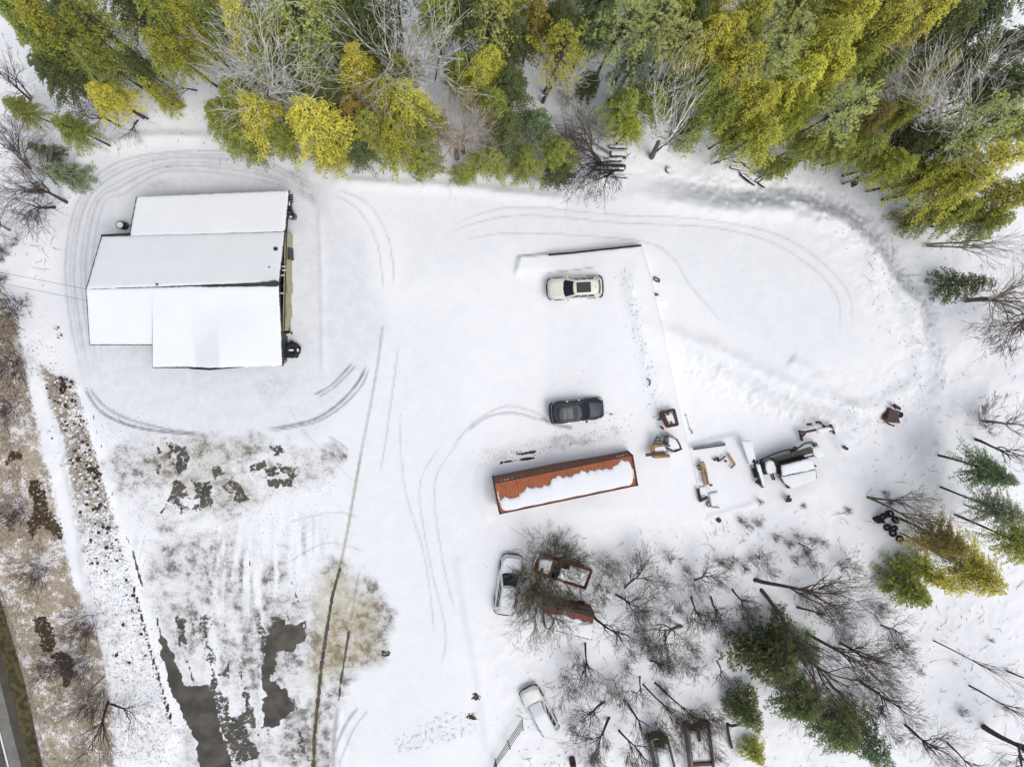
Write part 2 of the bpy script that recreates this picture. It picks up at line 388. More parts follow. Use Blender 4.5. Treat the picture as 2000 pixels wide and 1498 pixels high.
# the long wheel line through the yard
L1 = [(747, 640), (738, 710), (722, 800), (706, 880), (692, 960), (678, 1040), (664, 1110)]
st(trk, L1, 2.3, .55, smooth=False, taper=False, grain=.3); st(olive, L1[3:], 2.2, .9, smooth=False)
st(trk, [(779, 670), (770, 740), (755, 850), (742, 930)], 1.8, .35, smooth=False)
L2 = [(664, 1110), (650, 1160), (640, 1220), (628, 1300), (620, 1380), (614, 1440), (612, 1510)]
st(asph, L2, 3.6, .9, smooth=False, grain=.06, taper=False); st(asph, L2[2:], 6.5, .58, smooth=False, grain=.2, taper=False); st(slush_and_shade, L2, 16, 1.2, soft=.9, smooth=False); st(olive, L2, 7, 1, smooth=False, taper=False)
L3 = [(703, 1110), (694, 1160), (684, 1215), (676, 1270), (666, 1330), (660, 1380), (652, 1440), (650, 1510)]
st(trk, L3[:3], 2, .5, smooth=False); st(asph, L3[2:6], 3.4, .8, smooth=False, grain=.25); st(trk, L3[5:], 4, .6, smooth=False)
# grey thaw patches, and last the painted shading of the fill's outer slope
bl(slush_and_shade, [(600, 1120), (650, 1085), (700, 1110), (745, 1150), (768, 1200), (745, 1290), (690, 1310), (650, 1400), (640, 1498), (560, 1498), (520, 1300), (530, 1180)], .98, 16, rag=26, scale=.7, seed=3)
bl(olive, [(630, 1120), (668, 1105), (700, 1150), (740, 1180), (740, 1290), (690, 1300), (660, 1330), (600, 1330), (615, 1200)], .8, 22, rag=14)
bl(olive, [(655, 1120), (672, 1130), (668, 1220), (655, 1310), (632, 1320), (640, 1220)], 1.0, 8, rag=8)
bl(slush_and_shade, [(225, 870), (330, 850), (420, 855), (560, 860), (660, 880), (640, 920), (560, 960), (480, 1000), (400, 1010), (330, 1040), (260, 1010), (215, 930)], .68, 16, rag=34, scale=.8, seed=5)
bl(slush_and_shade, [(330, 850), (410, 852), (390, 920), (350, 920), (325, 880)], .85, 8, rag=12, seed=6)
bl(slush_and_shade, [(430, 870), (480, 880), (540, 880), (530, 915), (470, 930), (420, 905)], .8, 8, rag=14, seed=6)
bl(slush_and_shade, [(300, 1060), (400, 1040), (430, 1120), (400, 1240), (420, 1400), (330, 1300), (290, 1150)], .66, 20, rag=22, seed=7)
bl(slush_and_shade, [(430, 1130), (470, 1120), (490, 1250), (520, 1420), (500, 1498), (430, 1360)], .6, 18, rag=22, seed=8)
bl(slush_and_shade, [(360, 1430), (470, 1400), (560, 1430), (600, 1498), (350, 1498)], .55, 16, rag=22, seed=8)
bl(slush_and_shade, [(940, 880), (1080, 850), (1200, 835), (1215, 855), (1100, 875), (960, 902)], .5, 8, rag=10, seed=9)
bl(slush_and_shade, [(560, 330), (600, 330), (622, 372), (612, 398), (585, 370)], .32, 9, rag=6); bl(slush_and_shade, [(290, 356), (330, 350), (330, 362), (295, 368)], .3, 5)
bl(slush_and_shade, [(500, 745), (570, 735), (560, 770), (510, 775)], .2, 10, rag=8); bl(slush_and_shade, [(300, 680), (300, 714), (240, 690), (200, 676)], .12, 6)
st(pack_and_shade, [(1180, 362), (1330, 378), (1450, 392), (1560, 388), (1650, 412), (1722, 470), (1765, 545), (1812, 600), (1826, 690), (1815, 765), (1765, 800)], 17, 1.1, grain=.3); st(slush_and_shade, [(1540, 385), (1640, 408), (1712, 466), (1762, 548), (1805, 600), (1822, 680)], 9, .35, grain=.4)  # outer slope's shading put into the colour, blue-grey like scraped ice
# streaks along the drive
k = near & (px > 250) & (px < 800) & (py > 950)
cxn = (px[k]-(560+(py[k]-950)*.02)); ang = cxn/(1+.0009*(py[k]-950)*1.0)
stre = fbm(ang*.10+3+.25*fbm(X[k]*.2, Y[k]*.2, 8, 3), py[k]*.007, 91, 5)
reg = sstep(250, 330, px[k]-(py[k]-1100)*.30)*sstep(720, 560, px[k])*sstep(960, 1120, py[k])
slush_and_shade[k] = np.maximum(slush_and_shade[k], reg*sstep(.44, .66, stre)*.85)
asph[k] = np.maximum(asph[k], reg*sstep(.50, .72, stre)*.55*sstep(1080, 1220, py[k]))
for a_, w_ in (([(450, 1120), (470, 1220), (492, 1320), (512, 1430)], 9), ([(400, 1130), (420, 1210), (450, 1300), (474, 1380)], 7), ([(528, 1190), (545, 1300), (560, 1400), (575, 1498)], 13), ([(596, 1240), (585, 1330), (580, 1420), (592, 1498)], 12), ([(365, 1110), (372, 1170), (392, 1240)], 10), ([(330, 1060), (335, 1130), (350, 1200)], 12), ([(500, 1180), (508, 1260), (520, 1330)], 6), ([(620, 1180), (600, 1300), (596, 1400)], 10), ([(470, 895), (500, 880), (540, 875)], 12), ([(345, 860), (352, 900), (345, 940)], 12), ([(560, 900), (620, 880), (680, 900)], 9)):
    st(slush_and_shade, a_, w_, 1.15, soft=.95, grain=.35)
k = near
m1 = sstep(.30, .62, fbm(X[k]*.28, Y[k]*.28, 101, 4)); m2 = sstep(.35, .6, fbm(X[k]*.9+.3*Y[k], Y[k]*.35, 103, 4)); slush_and_shade[k] = slush_and_shade[k]*np.clip(.3+1.35*m1*(.45+.55*m2), 0, 1.25)
R1 = np.zeros_like(X); bl(R1, [(290, 850), (430, 860), (580, 870), (600, 950), (480, 990), (350, 1010), (300, 960)], 1, 22, rag=16)
R2 = np.zeros_like(X); bl(R2, [(320, 1160), (420, 1200), (560, 1180), (620, 1250), (620, 1498), (420, 1498), (340, 1300)], 1, 26, rag=16)
asph[k] = np.maximum(asph[k], R1[k]*.70*sstep(.46, .62, fbm(X[k]*.75, Y[k]*.75, 105, 5))); asph[k] = np.maximum(asph[k], R2[k]*.66*sstep(.47, .62, fbm(X[k]*.8+.15*Y[k], Y[k]*.33, 107, 5)))
olive[k] = np.maximum(olive[k], R1[k]*.35*m1)
# bare wet pavement
WET = [(306, 1205), (326, 1250), (343, 1290), (360, 1335), (385, 1340), (405, 1345), (418, 1362), (424, 1400), (438, 1440), (462, 1510), (388, 1510), (382, 1450), (364, 1408), (347, 1378), (328, 1335), (315, 1275)]
bl(asph, WET, 1, 3, rag=8, scale=1.5)
for i, p in enumerate([[(531, 1206), (547, 1206), (560, 1222), (593, 1215), (602, 1249), (572, 1272), (540, 1268), (548, 1300), (531, 1323), (562, 1346), (572, 1381), (541, 1426), (514, 1420), (515, 1354), (510, 1290)],
          [(336, 940), (356, 930), (366, 950), (352, 972), (332, 975)], [(326, 970), (336, 968), (328, 1000), (312, 1002)], [(398, 945), (410, 940), (412, 962), (402, 968)], [(455, 955), (470, 948), (488, 975), (466, 985), (450, 985)],
          [(520, 938), (540, 935), (545, 952), (524, 950)], [(545, 940), (566, 935), (572, 950), (550, 960)], [(340, 905), (354, 900), (362, 930), (346, 935)], [(478, 1330), (500, 1400), (505, 1440), (490, 1420), (470, 1360)],
          [(440, 1400), (480, 1392), (488, 1440), (455, 1460), (440, 1440)], [(450, 1450), (500, 1440), (510, 1480), (465, 1490)], [(345, 1205), (362, 1212), (366, 1260), (350, 1250)], [(388, 1330), (420, 1330), (420, 1358), (395, 1356)],
          [(478, 880), (494, 875), (492, 888), (476, 890)], [(530, 870), (548, 866), (560, 884), (535, 892)]]):
    bl(asph, p, .72 if i else .9, 4, rag=13, scale=1.6, seed=i+2)
st(asph, [(565, 1125), (578, 1160), (592, 1200), (603, 1250)], 3, .62, grain=.5); st(asph, [(488, 1060), (487, 1100), (485, 1140)], 1.8, .6, grain=.7); st(asph, [(258, 1070), (268, 1110), (280, 1150)], 3.2, .8, grain=.3)
st(asph, [(245, 1045), (256, 1068)], 2.4, .75); st(asph, [(345, 1215), (352, 1260), (375, 1320), (380, 1360)], 3, .6, grain=.4); st(asph, [(448, 1200), (460, 1260), (470, 1320), (482, 1380)], 2.2, .55, grain=.6)
st(asph, [(182, 800), (188, 840), (200, 880), (214, 940), (226, 1000)], 1.3, .55, grain=.9)
# soil and trodden dirt spots
st(soil, [(972, 905), (1000, 900), (1030, 896), (1048, 894)], 2.6, .9, grain=.6); st(soil, [(1000, 888), (1030, 884), (1050, 880)], 3.2, .9, grain=.5); st(soil, [(1180, 806), (1205, 811), (1218, 812)], 2, .7, grain=.7); st(tan, [(1185, 808), (1220, 812), (1238, 810)], 4, .6, grain=.5)
for i, p in enumerate([[(5, 880), (40, 876), (42, 892), (20, 915), (10, 905)], [(50, 940), (75, 930), (90, 960), (100, 1000), (125, 1020), (130, 1060), (100, 1050), (80, 1030), (60, 1060), (55, 1020), (70, 990)],
          [(58, 1205), (92, 1198), (104, 1230), (108, 1270), (96, 1282), (80, 1268), (66, 1230)], [(100, 1270), (125, 1266), (143, 1285), (146, 1340), (122, 1342), (112, 1310), (95, 1290)],
          [(745, 1265), (768, 1272), (762, 1285), (745, 1280)], [(918, 1345), (942, 1348), (940, 1372), (922, 1366)], [(890, 1380), (915, 1392), (940, 1398), (940, 1408), (905, 1404)], [(165, 905), (200, 900), (200, 935), (175, 930)], [(110, 740), (135, 735), (140, 765), (120, 775)]]):
    bl(soil, p, .74, 8, rag=15, scale=1.5, seed=i+20)
# leaf litter verge left of the plowed strip
EDGE = [(0, 505), (18, 560), (32, 640), (45, 720), (60, 800), (80, 870), (100, 960), (128, 1080), (160, 1180), (195, 1270), (208, 1330), (218, 1400), (226, 1510)]
k = near & (px < 420) & (py > 440)
e = rowx(py[k], EDGE)-px[k]+18*(fbm(X[k]*.5, Y[k]*.5, 12, 4)-.5)
sh = px[k]-rowx(py[k], SH)
tan[k] = np.maximum(tan[k], sstep(-22, 14, e)*sstep(-4, 3, sh)*sstep(470, 620, py[k]))
bk = signed(px[k], py[k], BANK)
er = np.exp(-((px[k]-rowx(py[k], [(140, 745), (176, 870), (214, 1000), (250, 1120), (290, 1255), (330, 1400), (345, 1430)]))/20)**2)*(py[k] > 740)*(py[k] < 1440)
tan[k] = np.maximum(tan[k], sstep(-6, 10, bk)*(.50+.34*sstep(1120, 900, py[k]))); soil[k] = np.maximum(soil[k], np.where(bk > -6, np.maximum(er*.50, sstep(0, 15, bk)*(.47+.12*(fbm(X[k]*.6, Y[k]*.6, 19, 3)-.5)*2)*sstep(1130, 960, py[k])), 0))
bl(tan, [(780, 1420), (850, 1390), (900, 1370), (945, 1390), (930, 1430), (860, 1460), (800, 1490), (765, 1480)], .52, 14, rag=20, seed=31)
bl(tan, [(285, 1498), (300, 1440), (345, 1440), (360, 1498)], .5, 8, rag=10, seed=31); bl(tan, [(900, 1040), (960, 1030), (990, 1050), (960, 1065), (910, 1070)], .38, 10, rag=12, seed=32)
st(soil, [(255, 1125), (270, 1180), (290, 1255), (318, 1350), (343, 1430)], 2.0, .85, smooth=False, grain=.3)
# specks
spk[near] = .12; bl(spk, [(160, 760), (420, 860), (560, 860), (680, 900), (620, 1150), (520, 1498), (300, 1498), (240, 1050)], .75, 30, rag=20)
bl(spk, [(900, 880), (1080, 840), (1240, 800), (1230, 870), (1000, 910), (910, 920)], .8, 14, rag=12); bl(spk, BANK, 1, 20)
bl(spk, [(900, 1040), (1060, 1040), (1500, 980), (1750, 960), (1990, 1080), (1990, 1498), (760, 1498), (880, 1300)], .3, 40, rag=30)
bl(spk, [(40, 660), (110, 640), (130, 720), (90, 760), (60, 740)], .9, 14, rag=16); bl(soil, [(100, 640), (122, 625), (130, 660), (112, 665)], .55, 5, rag=14, scale=2)
bl(spk, [(0, 0), (2000, 0), (2000, 330), (1600, 330), (900, 330), (300, 250), (0, 500)], .45, 30, rag=20)

me = bpy.data.meshes.new('ground'); nx, ny_ = X.shape
co = np.stack([X, Y, Z], -1).reshape(-1, 3).astype(np.float32)
ii = (np.arange(nx-1)[:, None]*ny_+np.arange(ny_-1)[None]).ravel()
quads = np.stack([ii, ii+ny_, ii+ny_+1, ii+1], -1).astype(np.int32)
me.vertices.add(len(co)); me.vertices.foreach_set('co', co.ravel())
me.loops.add(quads.size); me.loops.foreach_set('vertex_index', quads.ravel())
me.polygons.add(len(quads)); me.polygons.foreach_set('loop_start', np.arange(0, quads.size, 4)); me.polygons.foreach_set('loop_total', np.full(len(quads), 4))
me.update(calc_edges=True); me.polygons.foreach_set('use_smooth', np.ones(len(quads), bool))
for nm, ch in (('paint_a', (asph, slush_and_shade, soil, tan)), ('paint_b', (trk, olive, spk, pack_and_shade))):
    at = me.attributes.new(nm, 'FLOAT_COLOR', 'POINT')
    at.data.foreach_set('color', np.stack(ch, -1).reshape(-1).astype(np.float32))
def gz(x, y):
    """height of the ground sheet"""
    i = int(np.clip(np.searchsorted(GX, x)-1, 0, nx-2)); j = int(np.clip(np.searchsorted(GY, y)-1, 0, ny_-2))
    fx = (x-GX[i])/(GX[i+1]-GX[i]); fy = (y-GY[j])/(GY[j+1]-GY[j])
    return float((Z[i, j]*(1-fx)+Z[i+1, j]*fx)*(1-fy)+(Z[i, j+1]*(1-fx)+Z[i+1, j+1]*fx)*fy)
def G(px_, py_, up=0.0):
    """ground point seen at a pixel"""
    p = W(px_, py_, 0)
    for _ in range(3): p = W(px_, py_, gz(p.x, p.y)+up)
    return p

t = NT('snowy_ground'); p = t.gpos()
A1 = t.node('ShaderNodeAttribute', attribute_name='paint_a'); A2 = t.node('ShaderNodeAttribute', attribute_name='paint_b')
s1 = t.node('ShaderNodeSeparateColor'); s2 = t.node('ShaderNodeSeparateColor'); t.l(A1.outputs['Color'], s1.inputs[0]); t.l(A2.outputs['Color'], s2.inputs[0])
asph_, slush_and_shade_, soil_, tan_ = s1.outputs[0], s1.outputs[1], s1.outputs[2], A1.outputs['Alpha']
trk_, olive_, spk_, pack_and_shade_ = s2.outputs[0], s2.outputs[1], s2.outputs[2], A2.outputs['Alpha']
nb = t.noise(.7, 6, p, .6); nm_ = t.noise(3.2, 6, p, .65); nf = t.noise(9, 4, p, .7); ng = t.noise(1.6, 8, p, .7, .6)
snow = t.mix(t.ss(nb, .3, .7), (.86, .875, .895), (.82, .84, .87))
ns = t.noise(1.0, 10, p, .76, .12); snow = t.mix(t.math('MULTIPLY', pack_and_shade_, t.math('ADD', .45, t.math('MULTIPLY', .5, t.ss(ns, .35, .65)))), snow, (.66, .69, .745))
c = t.mix(t.math('MULTIPLY', slush_and_shade_, t.math('ADD', .42, t.math('MULTIPLY', .75, t.ss(t.math('ADD', ns, t.math('MULTIPLY', nf, .12)), .44, .70)))), snow, t.mix(t.ss(ns, .44, .62), (.45, .45, .455), (.17, .16, .14)))
c = t.mix(t.math('MULTIPLY', trk_, .9), c, t.mix(nf, (.16, .165, .17), (.26, .265, .275)))
c = t.mix(t.math('MULTIPLY', olive_, t.math('MULTIPLY', t.ss(ng, .2, .6), .6)), c, (.36, .29, .09))
# litter: tan grass, leaves, snow between
n3 = t.noise(7, 6, p, .8, .8); n2 = t.noise(2.2, 8, p, .75, .6); n1 = t.noise(.33, 8, p, .7)
lit = t.mix(t.ss(n2, .38, .62), (.54, .42, .24), (.23, .15, .075)); lit = t.mix(t.math('MULTIPLY', t.ss(n3, .48, .56), .9), lit, (.085, .052, .03))
lit = t.mix(t.math('MULTIPLY', t.ss(n1, .50, .62), .55), lit, (.22, .18, .075)); lit = t.mix(t.ss(t.math('ADD', t.math('ADD', t.noise(1.0, 9, p, .78, .2), t.math('MULTIPLY', t.math('SUBTRACT', nf, .5), .6)), t.math('MULTIPLY', t.math('SUBTRACT', .5, n1), .9)), .53, .60), lit, (.80, .79, .78))
tf = t.ss(t.math('ADD', tan_, t.math('MULTIPLY', t.math('SUBTRACT', t.noise(2.4, 8, p, .75), .5), 1.9)), .52, .86)
c = t.mix(t.math('MULTIPLY', tf, t.math('ADD', .62, t.math('MULTIPLY', nf, .4))), c, lit)
sf = t.ss(t.math('ADD', soil_, t.math('MULTIPLY', t.math('SUBTRACT', t.noise(4.2, 7, p, .7), .5), 1.5)), .55, .66)
c = t.mix(sf, c, t.mix(nf, (.028, .018, .010), (.07, .05, .028)))
af = t.ss(t.math('ADD', asph_, t.math('MULTIPLY', t.math('SUBTRACT', t.noise(2.8, 8, p, .72), .5), 1.25)), .56, .66)
c = t.mix(af, c, t.mix(t.ss(nb, .35, .65), (.050, .048, .044), (.105, .095, .075)))
spn = t.noise(7.5, 2, p, .5)
spf = t.math('GREATER_THAN', t.math('ADD', spn, t.math('MULTIPLY', spk_, .12)), .765)
c = t.mix(spf, c, (.045, .035, .03))
t.l(c, t.b.inputs['Base Color']); t.b.inputs['Specular IOR Level'].default_value = .25
t.l(t.math('SUBTRACT', .78, t.math('MULTIPLY', af, .4)), t.b.inputs['Roughness'])
hgt = t.math('ADD', t.math('MULTIPLY', nm_, .7), t.math('MULTIPLY', nf, .3)); hgt = t.math('ADD', hgt, t.math('MULTIPLY', t.math('MULTIPLY', tf, t.noise(6, 6, p, .7)), 2.2))
hgt = t.math('SUBTRACT', hgt, t.math('MULTIPLY', trk_, .6))
t.bump(hgt, .055, .6)
ground = link('ground', me, t.m); tag(ground, kind='structure')

# ------------------------------------------------------------------ road in the corner
def strip(name, a, b, mat, z, rows=(1000, 1700, 15), kind='structure'):
    mb = MB(); vs = []; n = rows[2]
    for i in range(n):
        r = rows[0]+(rows[1]-rows[0])*i/(n-1)
        for e in (a, b): vs.append(W(e(r), r, z))
    mb.add(vs, [(2*i, 2*i+1, 2*i+3, 2*i+2) for i in range(n-1)]); o = obj(name, mb, mat); tag(o, kind=kind); return o
lin = lambda pts: (lambda r: (np.interp(r, [p[1] for p in pts], [p[0] for p in pts]) if pts[0][1] <= r <= pts[-1][1] else
      (pts[0][0]+(r-pts[0][1])*(pts[1][0]-pts[0][0])/(pts[1][1]-pts[0][1]) if r < pts[0][1] else pts[-1][0]+(r-pts[-1][1])*(pts[-1][0]-pts[-2][0])/(pts[-1][1]-pts[-2][1]))))
fSH, fPV = lin(SH), lin(PV); fRD = lin([(-80, 1140), (-22, 1262), (0, 1325), (22, 1415), (43, 1498), (62, 1570)]); fWL = lin([(-60, 1240), (-20, 1350), (-2, 1428), (16, 1498), (34, 1570)])
m_band = simple('roadside_dead_grass', (.10, .085, .03), .95, col2=(.035, .028, .014), scale=2.2, bump=.03)
m_road = simple('dry_asphalt', (.085, .085, .08), .85, scale=1.5, col2=(.06, .06, .058)); m_shl = simple('paved_shoulder', (.20, .20, .185), .9, scale=1.5, col2=(.16, .155, .14)); m_dk = simple('shoulder_edge_asphalt', (.075, .068, .055), .9, scale=1, col2=(.055, .05, .04))
ZR = -.30
strip('grass_verge', fPV, fSH, m_band, ZR, (960, 1700, 19)); strip('gravel_shoulder', fRD, fPV, m_dk, ZR+.004, (1060, 1700, 19))
strip('road', lambda r: fWL(r)-260, fRD, m_road, ZR+.008, (1060, 1700, 19)); strip('paved_shoulder', lambda r: fWL(r)+4, lambda r: fRD(r)-1, m_shl, ZR+.012, (1100, 1700, 19))
strip('edge_line', lambda r: fWL(r)-1.2, lambda r: fWL(r)+2.4, M['white_paint'], ZR+.016, (1150, 1700, 19))
# ------------------------------------------------------------------ building
base = G(540, 600)
bld = thing('workshop_building', (W(380, 560, 0).x, W(380, 560, 0).y, 0), 'wide snow-roofed workshop with tan siding on its right side', 'building')
ZE, ZRG, ZSW, ZSE, ZL = 2.6, 4.2, 3.3, 2.9, 2.1
def q(px_, py_, z): return W(px_, py_, z)
NW = q(200, 462, ZE); NE = q(557, 451, ZE); RW_ = q(170, 565, ZRG); RE = q(545, 556, ZRG)
SW = q(177, 673, ZSW); SN = q(299, 673, ZSW-.05); SM = q(300, 718, ZSW-.15); SE = q(553, 714, ZSE-.1)
LW = q(268, 385, ZL); LE = q(565, 372.5, ZL); LSW = q(254.5, 460, ZE-.12); LSE = q(557, 451, ZE-.12)
def slab(name, a, b, c, d, th, mat, parent, nu=40, nv=16, zadd=None, seed=0, edge=.25, noise=.03, drop=0, smooth=True, open_=''):
    """layer over the bilinear patch a-b (v=0) to d-c (v=1)"""
    us = [0, .002, .008, .02]+list(np.linspace(.04, .96, nu))+[.98, .992, .998, 1]; vs_ = [0, .006, .02, .05]+list(np.linspace(.09, .91, nv))+[.95, .98, .994, 1]
    mb = MB(); V = []; rnd = np.random.RandomState(seed)
    for j, v in enumerate(vs_):
        for i, u in enumerate(us):
            p0 = a.lerp(b, u).lerp(d.lerp(c, u), v)
            e = min(99 if 'l' in open_ else i, 99 if 'r' in open_ else len(us)-1-i, j, len(vs_)-1-j); prof = [drop, .62, .86, .96][e] if e < 4 else 1
            h = th*prof+(noise*(fbm(np.array(p0.x*.9), np.array(p0.y*.9), seed, 3)-.5) if e > 1 else 0)
            if e < 2 and noise: p0 = p0+Vector((rnd.uniform(-1, 1), rnd.uniform(-1, 1), 0))*.025
            V.append((p0.x, p0.y, p0.z+h+(zadd(p0.x, p0.y) if zadd else 0)))
    n = len(us); mb.add(V, [(j*n+i, j*n+i+1, (j+1)*n+i+1, (j+1)*n+i) for j in range(len(vs_)-1) for i in range(n-1)])
    return obj(name, mb, mat, parent, smooth)
def panel(name, pts, mat, parent, th=.08, up=0):
    mb = MB(); n = len(pts); V = [Vector(p)+Vector((0, 0, up)) for p in pts]
    mb.add(V+[v-Vector((0, 0, th)) for v in V], [tuple(range(n)), tuple(range(2*n-1, n-1, -1))]+[(i, n+i, n+(i+1) % n, (i+1) % n) for i in range(n)])
    return obj(name, mb, mat, parent)
def grow(pts, k):
    c = sum(pts, Vector())/len(pts); return [p+((p-c)*Vector((1, 1, 0))).normalized()*k if False else p+Vector(((p-c).x, (p-c).y, 0)).normalized()*k for p in pts]
# walls a little inside the eaves
def walls(name, pts, mat, ins=.45):
    mb = MB(); n = len(pts); c = sum(pts, Vector())/n
    T = [p+Vector(((c-p).x, (c-p).y, 0)).normalized()*ins-Vector((0, 0, .12)) for p in pts]
    V = T+[Vector((p.x, p.y, -.3)) for p in T]
    mb.add(V, [(i, (i+1) % n, n+(i+1) % n, n+i) for i in range(n)]+[tuple(range(n-1, -1, -1))]); return obj(name, mb, mat, bld)
walls('wall', [NW, NE, RE, RW_], M['brown_siding']); walls('wall', [RW_, RE, SE, SM, SN, SW], M['brown_siding']); walls('wall', [LW, LE, LSE, LSW], M['brown_siding'])
# tan lower wall on the east face, made of upright panels
e0 = W(571, 460, 0); e1 = W(566.5, 645, 0); e2 = W(563, 708, 0); e0.z = e1.z = e2.z = 2.25
for i in range(12):
    a = e0.lerp(e1, i/12); b = e0.lerp(e1, (i+.985)/12); mb = MB(); off = Vector((.06, 0, 0))
    mb.add([a+off, b+off, Vector((b.x+.06, b.y, -.2)), Vector((a.x+.06, a.y, -.2)), a-off, b-off, Vector((b.x-.06, b.y, -.2)), Vector((a.x-.06, a.y, -.2))],
           [(0, 1, 2, 3), (7, 6, 5, 4), (0, 4, 5, 1), (0, 3, 7, 4), (1, 5, 6, 2)]); obj('siding_panel', mb, M['tan_siding'], bld)
mb = MB(); mb.beam(e0+Vector((.1, 0, .03)), e1+Vector((.1, 0, .03)), .06, .08); obj('trim_board', mb, M['trim'], bld)
mb = MB(); mb.beam(e1+Vector((-.2, -.1, -1.2)), e2+Vector((-.15, 0, -1.2)), .05, 2.2); obj('siding_panel', mb, M['green_paint'], bld)
for f_ in (.2, .55, .8):
    p_ = e0.lerp(e1, f_)+Vector((.13, 0, -1.5)); mb = MB(); mb.box(p_, (.05, 1.0, 2.0)); d_ = obj('door', mb, M['tan_siding'] if f_ > .3 else M['trim'], bld)
    mb = MB(); mb.box(p_+Vector((.05, .38, 0)), (.05, .1, .05)); obj('handle', mb, M['chrome'], d_)
for (x_, y_) in ((552, 521), (553, 528), (549, 538), (548, 573)):
    p_ = q(x_, y_, 2.6); mb = MB(); mb.box(p_+Vector((.1, 0, 0)), (.28, .12, .1)); mb.box(p_+Vector((-.1, 0, .05)), (.3, .05, .05)); obj('wall_lamp', mb, M['white_paint'], bld)
# roof decks
panel('roof', grow([NW, NE, RE, RW_], .03), M['dark_roof'], bld); panel('roof', grow([RW_, RE, SE, SM, SN, SW], .03), M['dark_roof'], bld, up=.0)
panel('roof', grow([LW, LE, LSE, LSW], .03), M['dark_roof'], bld)
mb = MB(); mb.beam(q(198.5, 462.5, ZE+.05), q(255.5, 459, ZE+.05), .3, .16); obj('bare_eave', mb, M['trim'], bld)
def rim(pts, wd=.1):
    mb = MB()
    for a, b in zip(pts[:-1], pts[1:]): mb.beam(a, b, wd, .16)
    return obj('edge_trim', mb, M['trim'], bld)
rim([NW, RW_, SW, SN, SM]); rim([LW, LSW]); rim([LE, LSE]); rim([NE, RE, SE]); rim([SM, q(372, 718.5, ZSW-.1)], .06); rim([q(372, 718.5, ZSE), q(411, 721, ZSE+.1), q(478, 715, ZSE)], .17); rim([q(478, 715.5, ZSE), SE], .06)
# cross gable bump on the south roof
gx0 = q(413, 600, 5.2).x; gy0 = q(413, 590, 5.2).y; gy1 = q(413, 718, 5.2).y
def gable(x, y):
    f = min(1, max(0, (gy0-y)/(gy0-gy1))); f = f*f*(3-2*f); d = abs(x-gx0-.05)
    return .95*f*max(0, 1-d/(2.2 if x < gx0 else 6.2))
SNOWB = M['snow']
slab('snow_cover', NW, NE.lerp(RE, .02), RE.lerp(NE, .045)+Vector((0, 0, 0)), RW_.lerp(NW, .0), .17, SNOWB, bld, seed=3)
# dark bare ridge gap, widening to the right
def kk(f): return f
a_, b_ = q(400, 557.5, ZRG+.03), q(545, 553.5, ZRG+.03); mb = MB()
RA, RB = RW_.lerp(RE, .60), RE
n_ = 22; V = []
for i in range(n_):
    f = i/(n_-1); c_ = RA.lerp(RB, f); wN = .02+.22*f**1.6+(.12 if f > .8 else 0)*random.Random(i).random(); wS = .03+.1*f+.05*random.Random(i+50).random()
    V += [c_+Vector((0, wN, .21)), c_+Vector((0, -wS, .21))]
mb.add(V, [(2*i, 2*i+1, 2*i+3, 2*i+2) for i in range(n_-1)]); mb.add([v-Vector((0, 0, .2)) for v in V], [(2*i, 2*i+2, 2*i+3, 2*i+1) for i in range(n_-1)])
obj('ridge_cap', mb, M['dark_roof'], bld)
sg = lambda x, y: gable(x, y)
R299 = RW_.lerp(RE, (299-170)/375.)
slab('snow_cover', RW_, R299, SN, SW, .16, SNOWB, bld, seed=5, zadd=None, drop=.3, open_='r')
slab('snow_cover', R299-Vector((.03, 0, 0)), RE, SE, SM, .16, SNOWB, bld, nu=60, nv=24, seed=5, zadd=sg, drop=.3, open_='l')
slab('snow_cover', LW, LE, LSE+Vector((0, -.1, .05)), LSW+Vector((0, -.1, .05)), .15, SNOWB, bld, seed=6, drop=.2)
def pipe(x_, y_, z, r=.08, h=.35):
    c_ = q(x_, y_, z); mb = MB(); mb.lathe((c_.x, c_.y, z-.3), [(r, 0), (r, h), (r*1.5, h), (r*1.4, h+.08), (0, h+.1)], 10); obj('vent_pipe', mb, M['trim'], bld)
pipe(309, 556, ZRG, .06, .5); pipe(540, 487, 3.1, .12, .5); pipe(527, 522, 3.7, .05, .4)
# two service wires from the gable corner
for (a, b, za, zb, lb) in (((0, 536), (169, 565), 5.6, 4.2, 'upper dark service wire running left from the workshop gable peak'), ((0, 556), (169, 587), 5.2, 3.9, 'lower thin service wire running left from below the workshop gable peak')):
    A_ = W(a[0]-200, a[1]-40, za); B_ = W(b[0], b[1], zb); mb = MB()
    mb.tube([A_.lerp(B_, i/12)-Vector((0, 0, .5*math.sin(math.pi*i/12))) for i in range(13)], .022 if za > 6.2 else .013, 5); tag(obj('service_wire', mb, M['trim']), lb, 'wire')

# ------------------------------------------------------------------ things along the building
c = G(245, 442); t_ = thing('fuel_drum', c, 'black round drum with a white lid beside the workshop\'s upper left wall', 'drum')
mb = MB(); mb.lathe(c, [(0, 0), (.3, 0), (.33, .1), (.31, .3), (.33, .5), (.33, .9), (.29, .92)], 20); obj('shell', mb, M['black'], t_, True)
mb = MB(); mb.lathe(c+Vector((0, 0, .92)), [(.27, 0), (.25, .07), (.12, .12), (0, .12)], 18); obj('snow_cap', mb, M['snow'], t_, True)
mb = MB(); mb.tube([c+Vector((.3, 0, .6)), c+Vector((.8, -.02, .6))], .04); obj('pipe', mb, M['steel'], t_)
c = G(573, 683); t_ = thing('tyre_planter', c, 'round black rubber tub with two snow-filled openings near workshop\'s lower right corner', 'tub')
mb = MB(); mb.lathe(c, [(.55, 0), (.68, .15), (.7, .5), (.6, .62), (.25, .6), (.22, .45), (0, .45)], 24); obj('tub', mb, M['rubber'], t_, True)
mb = MB()
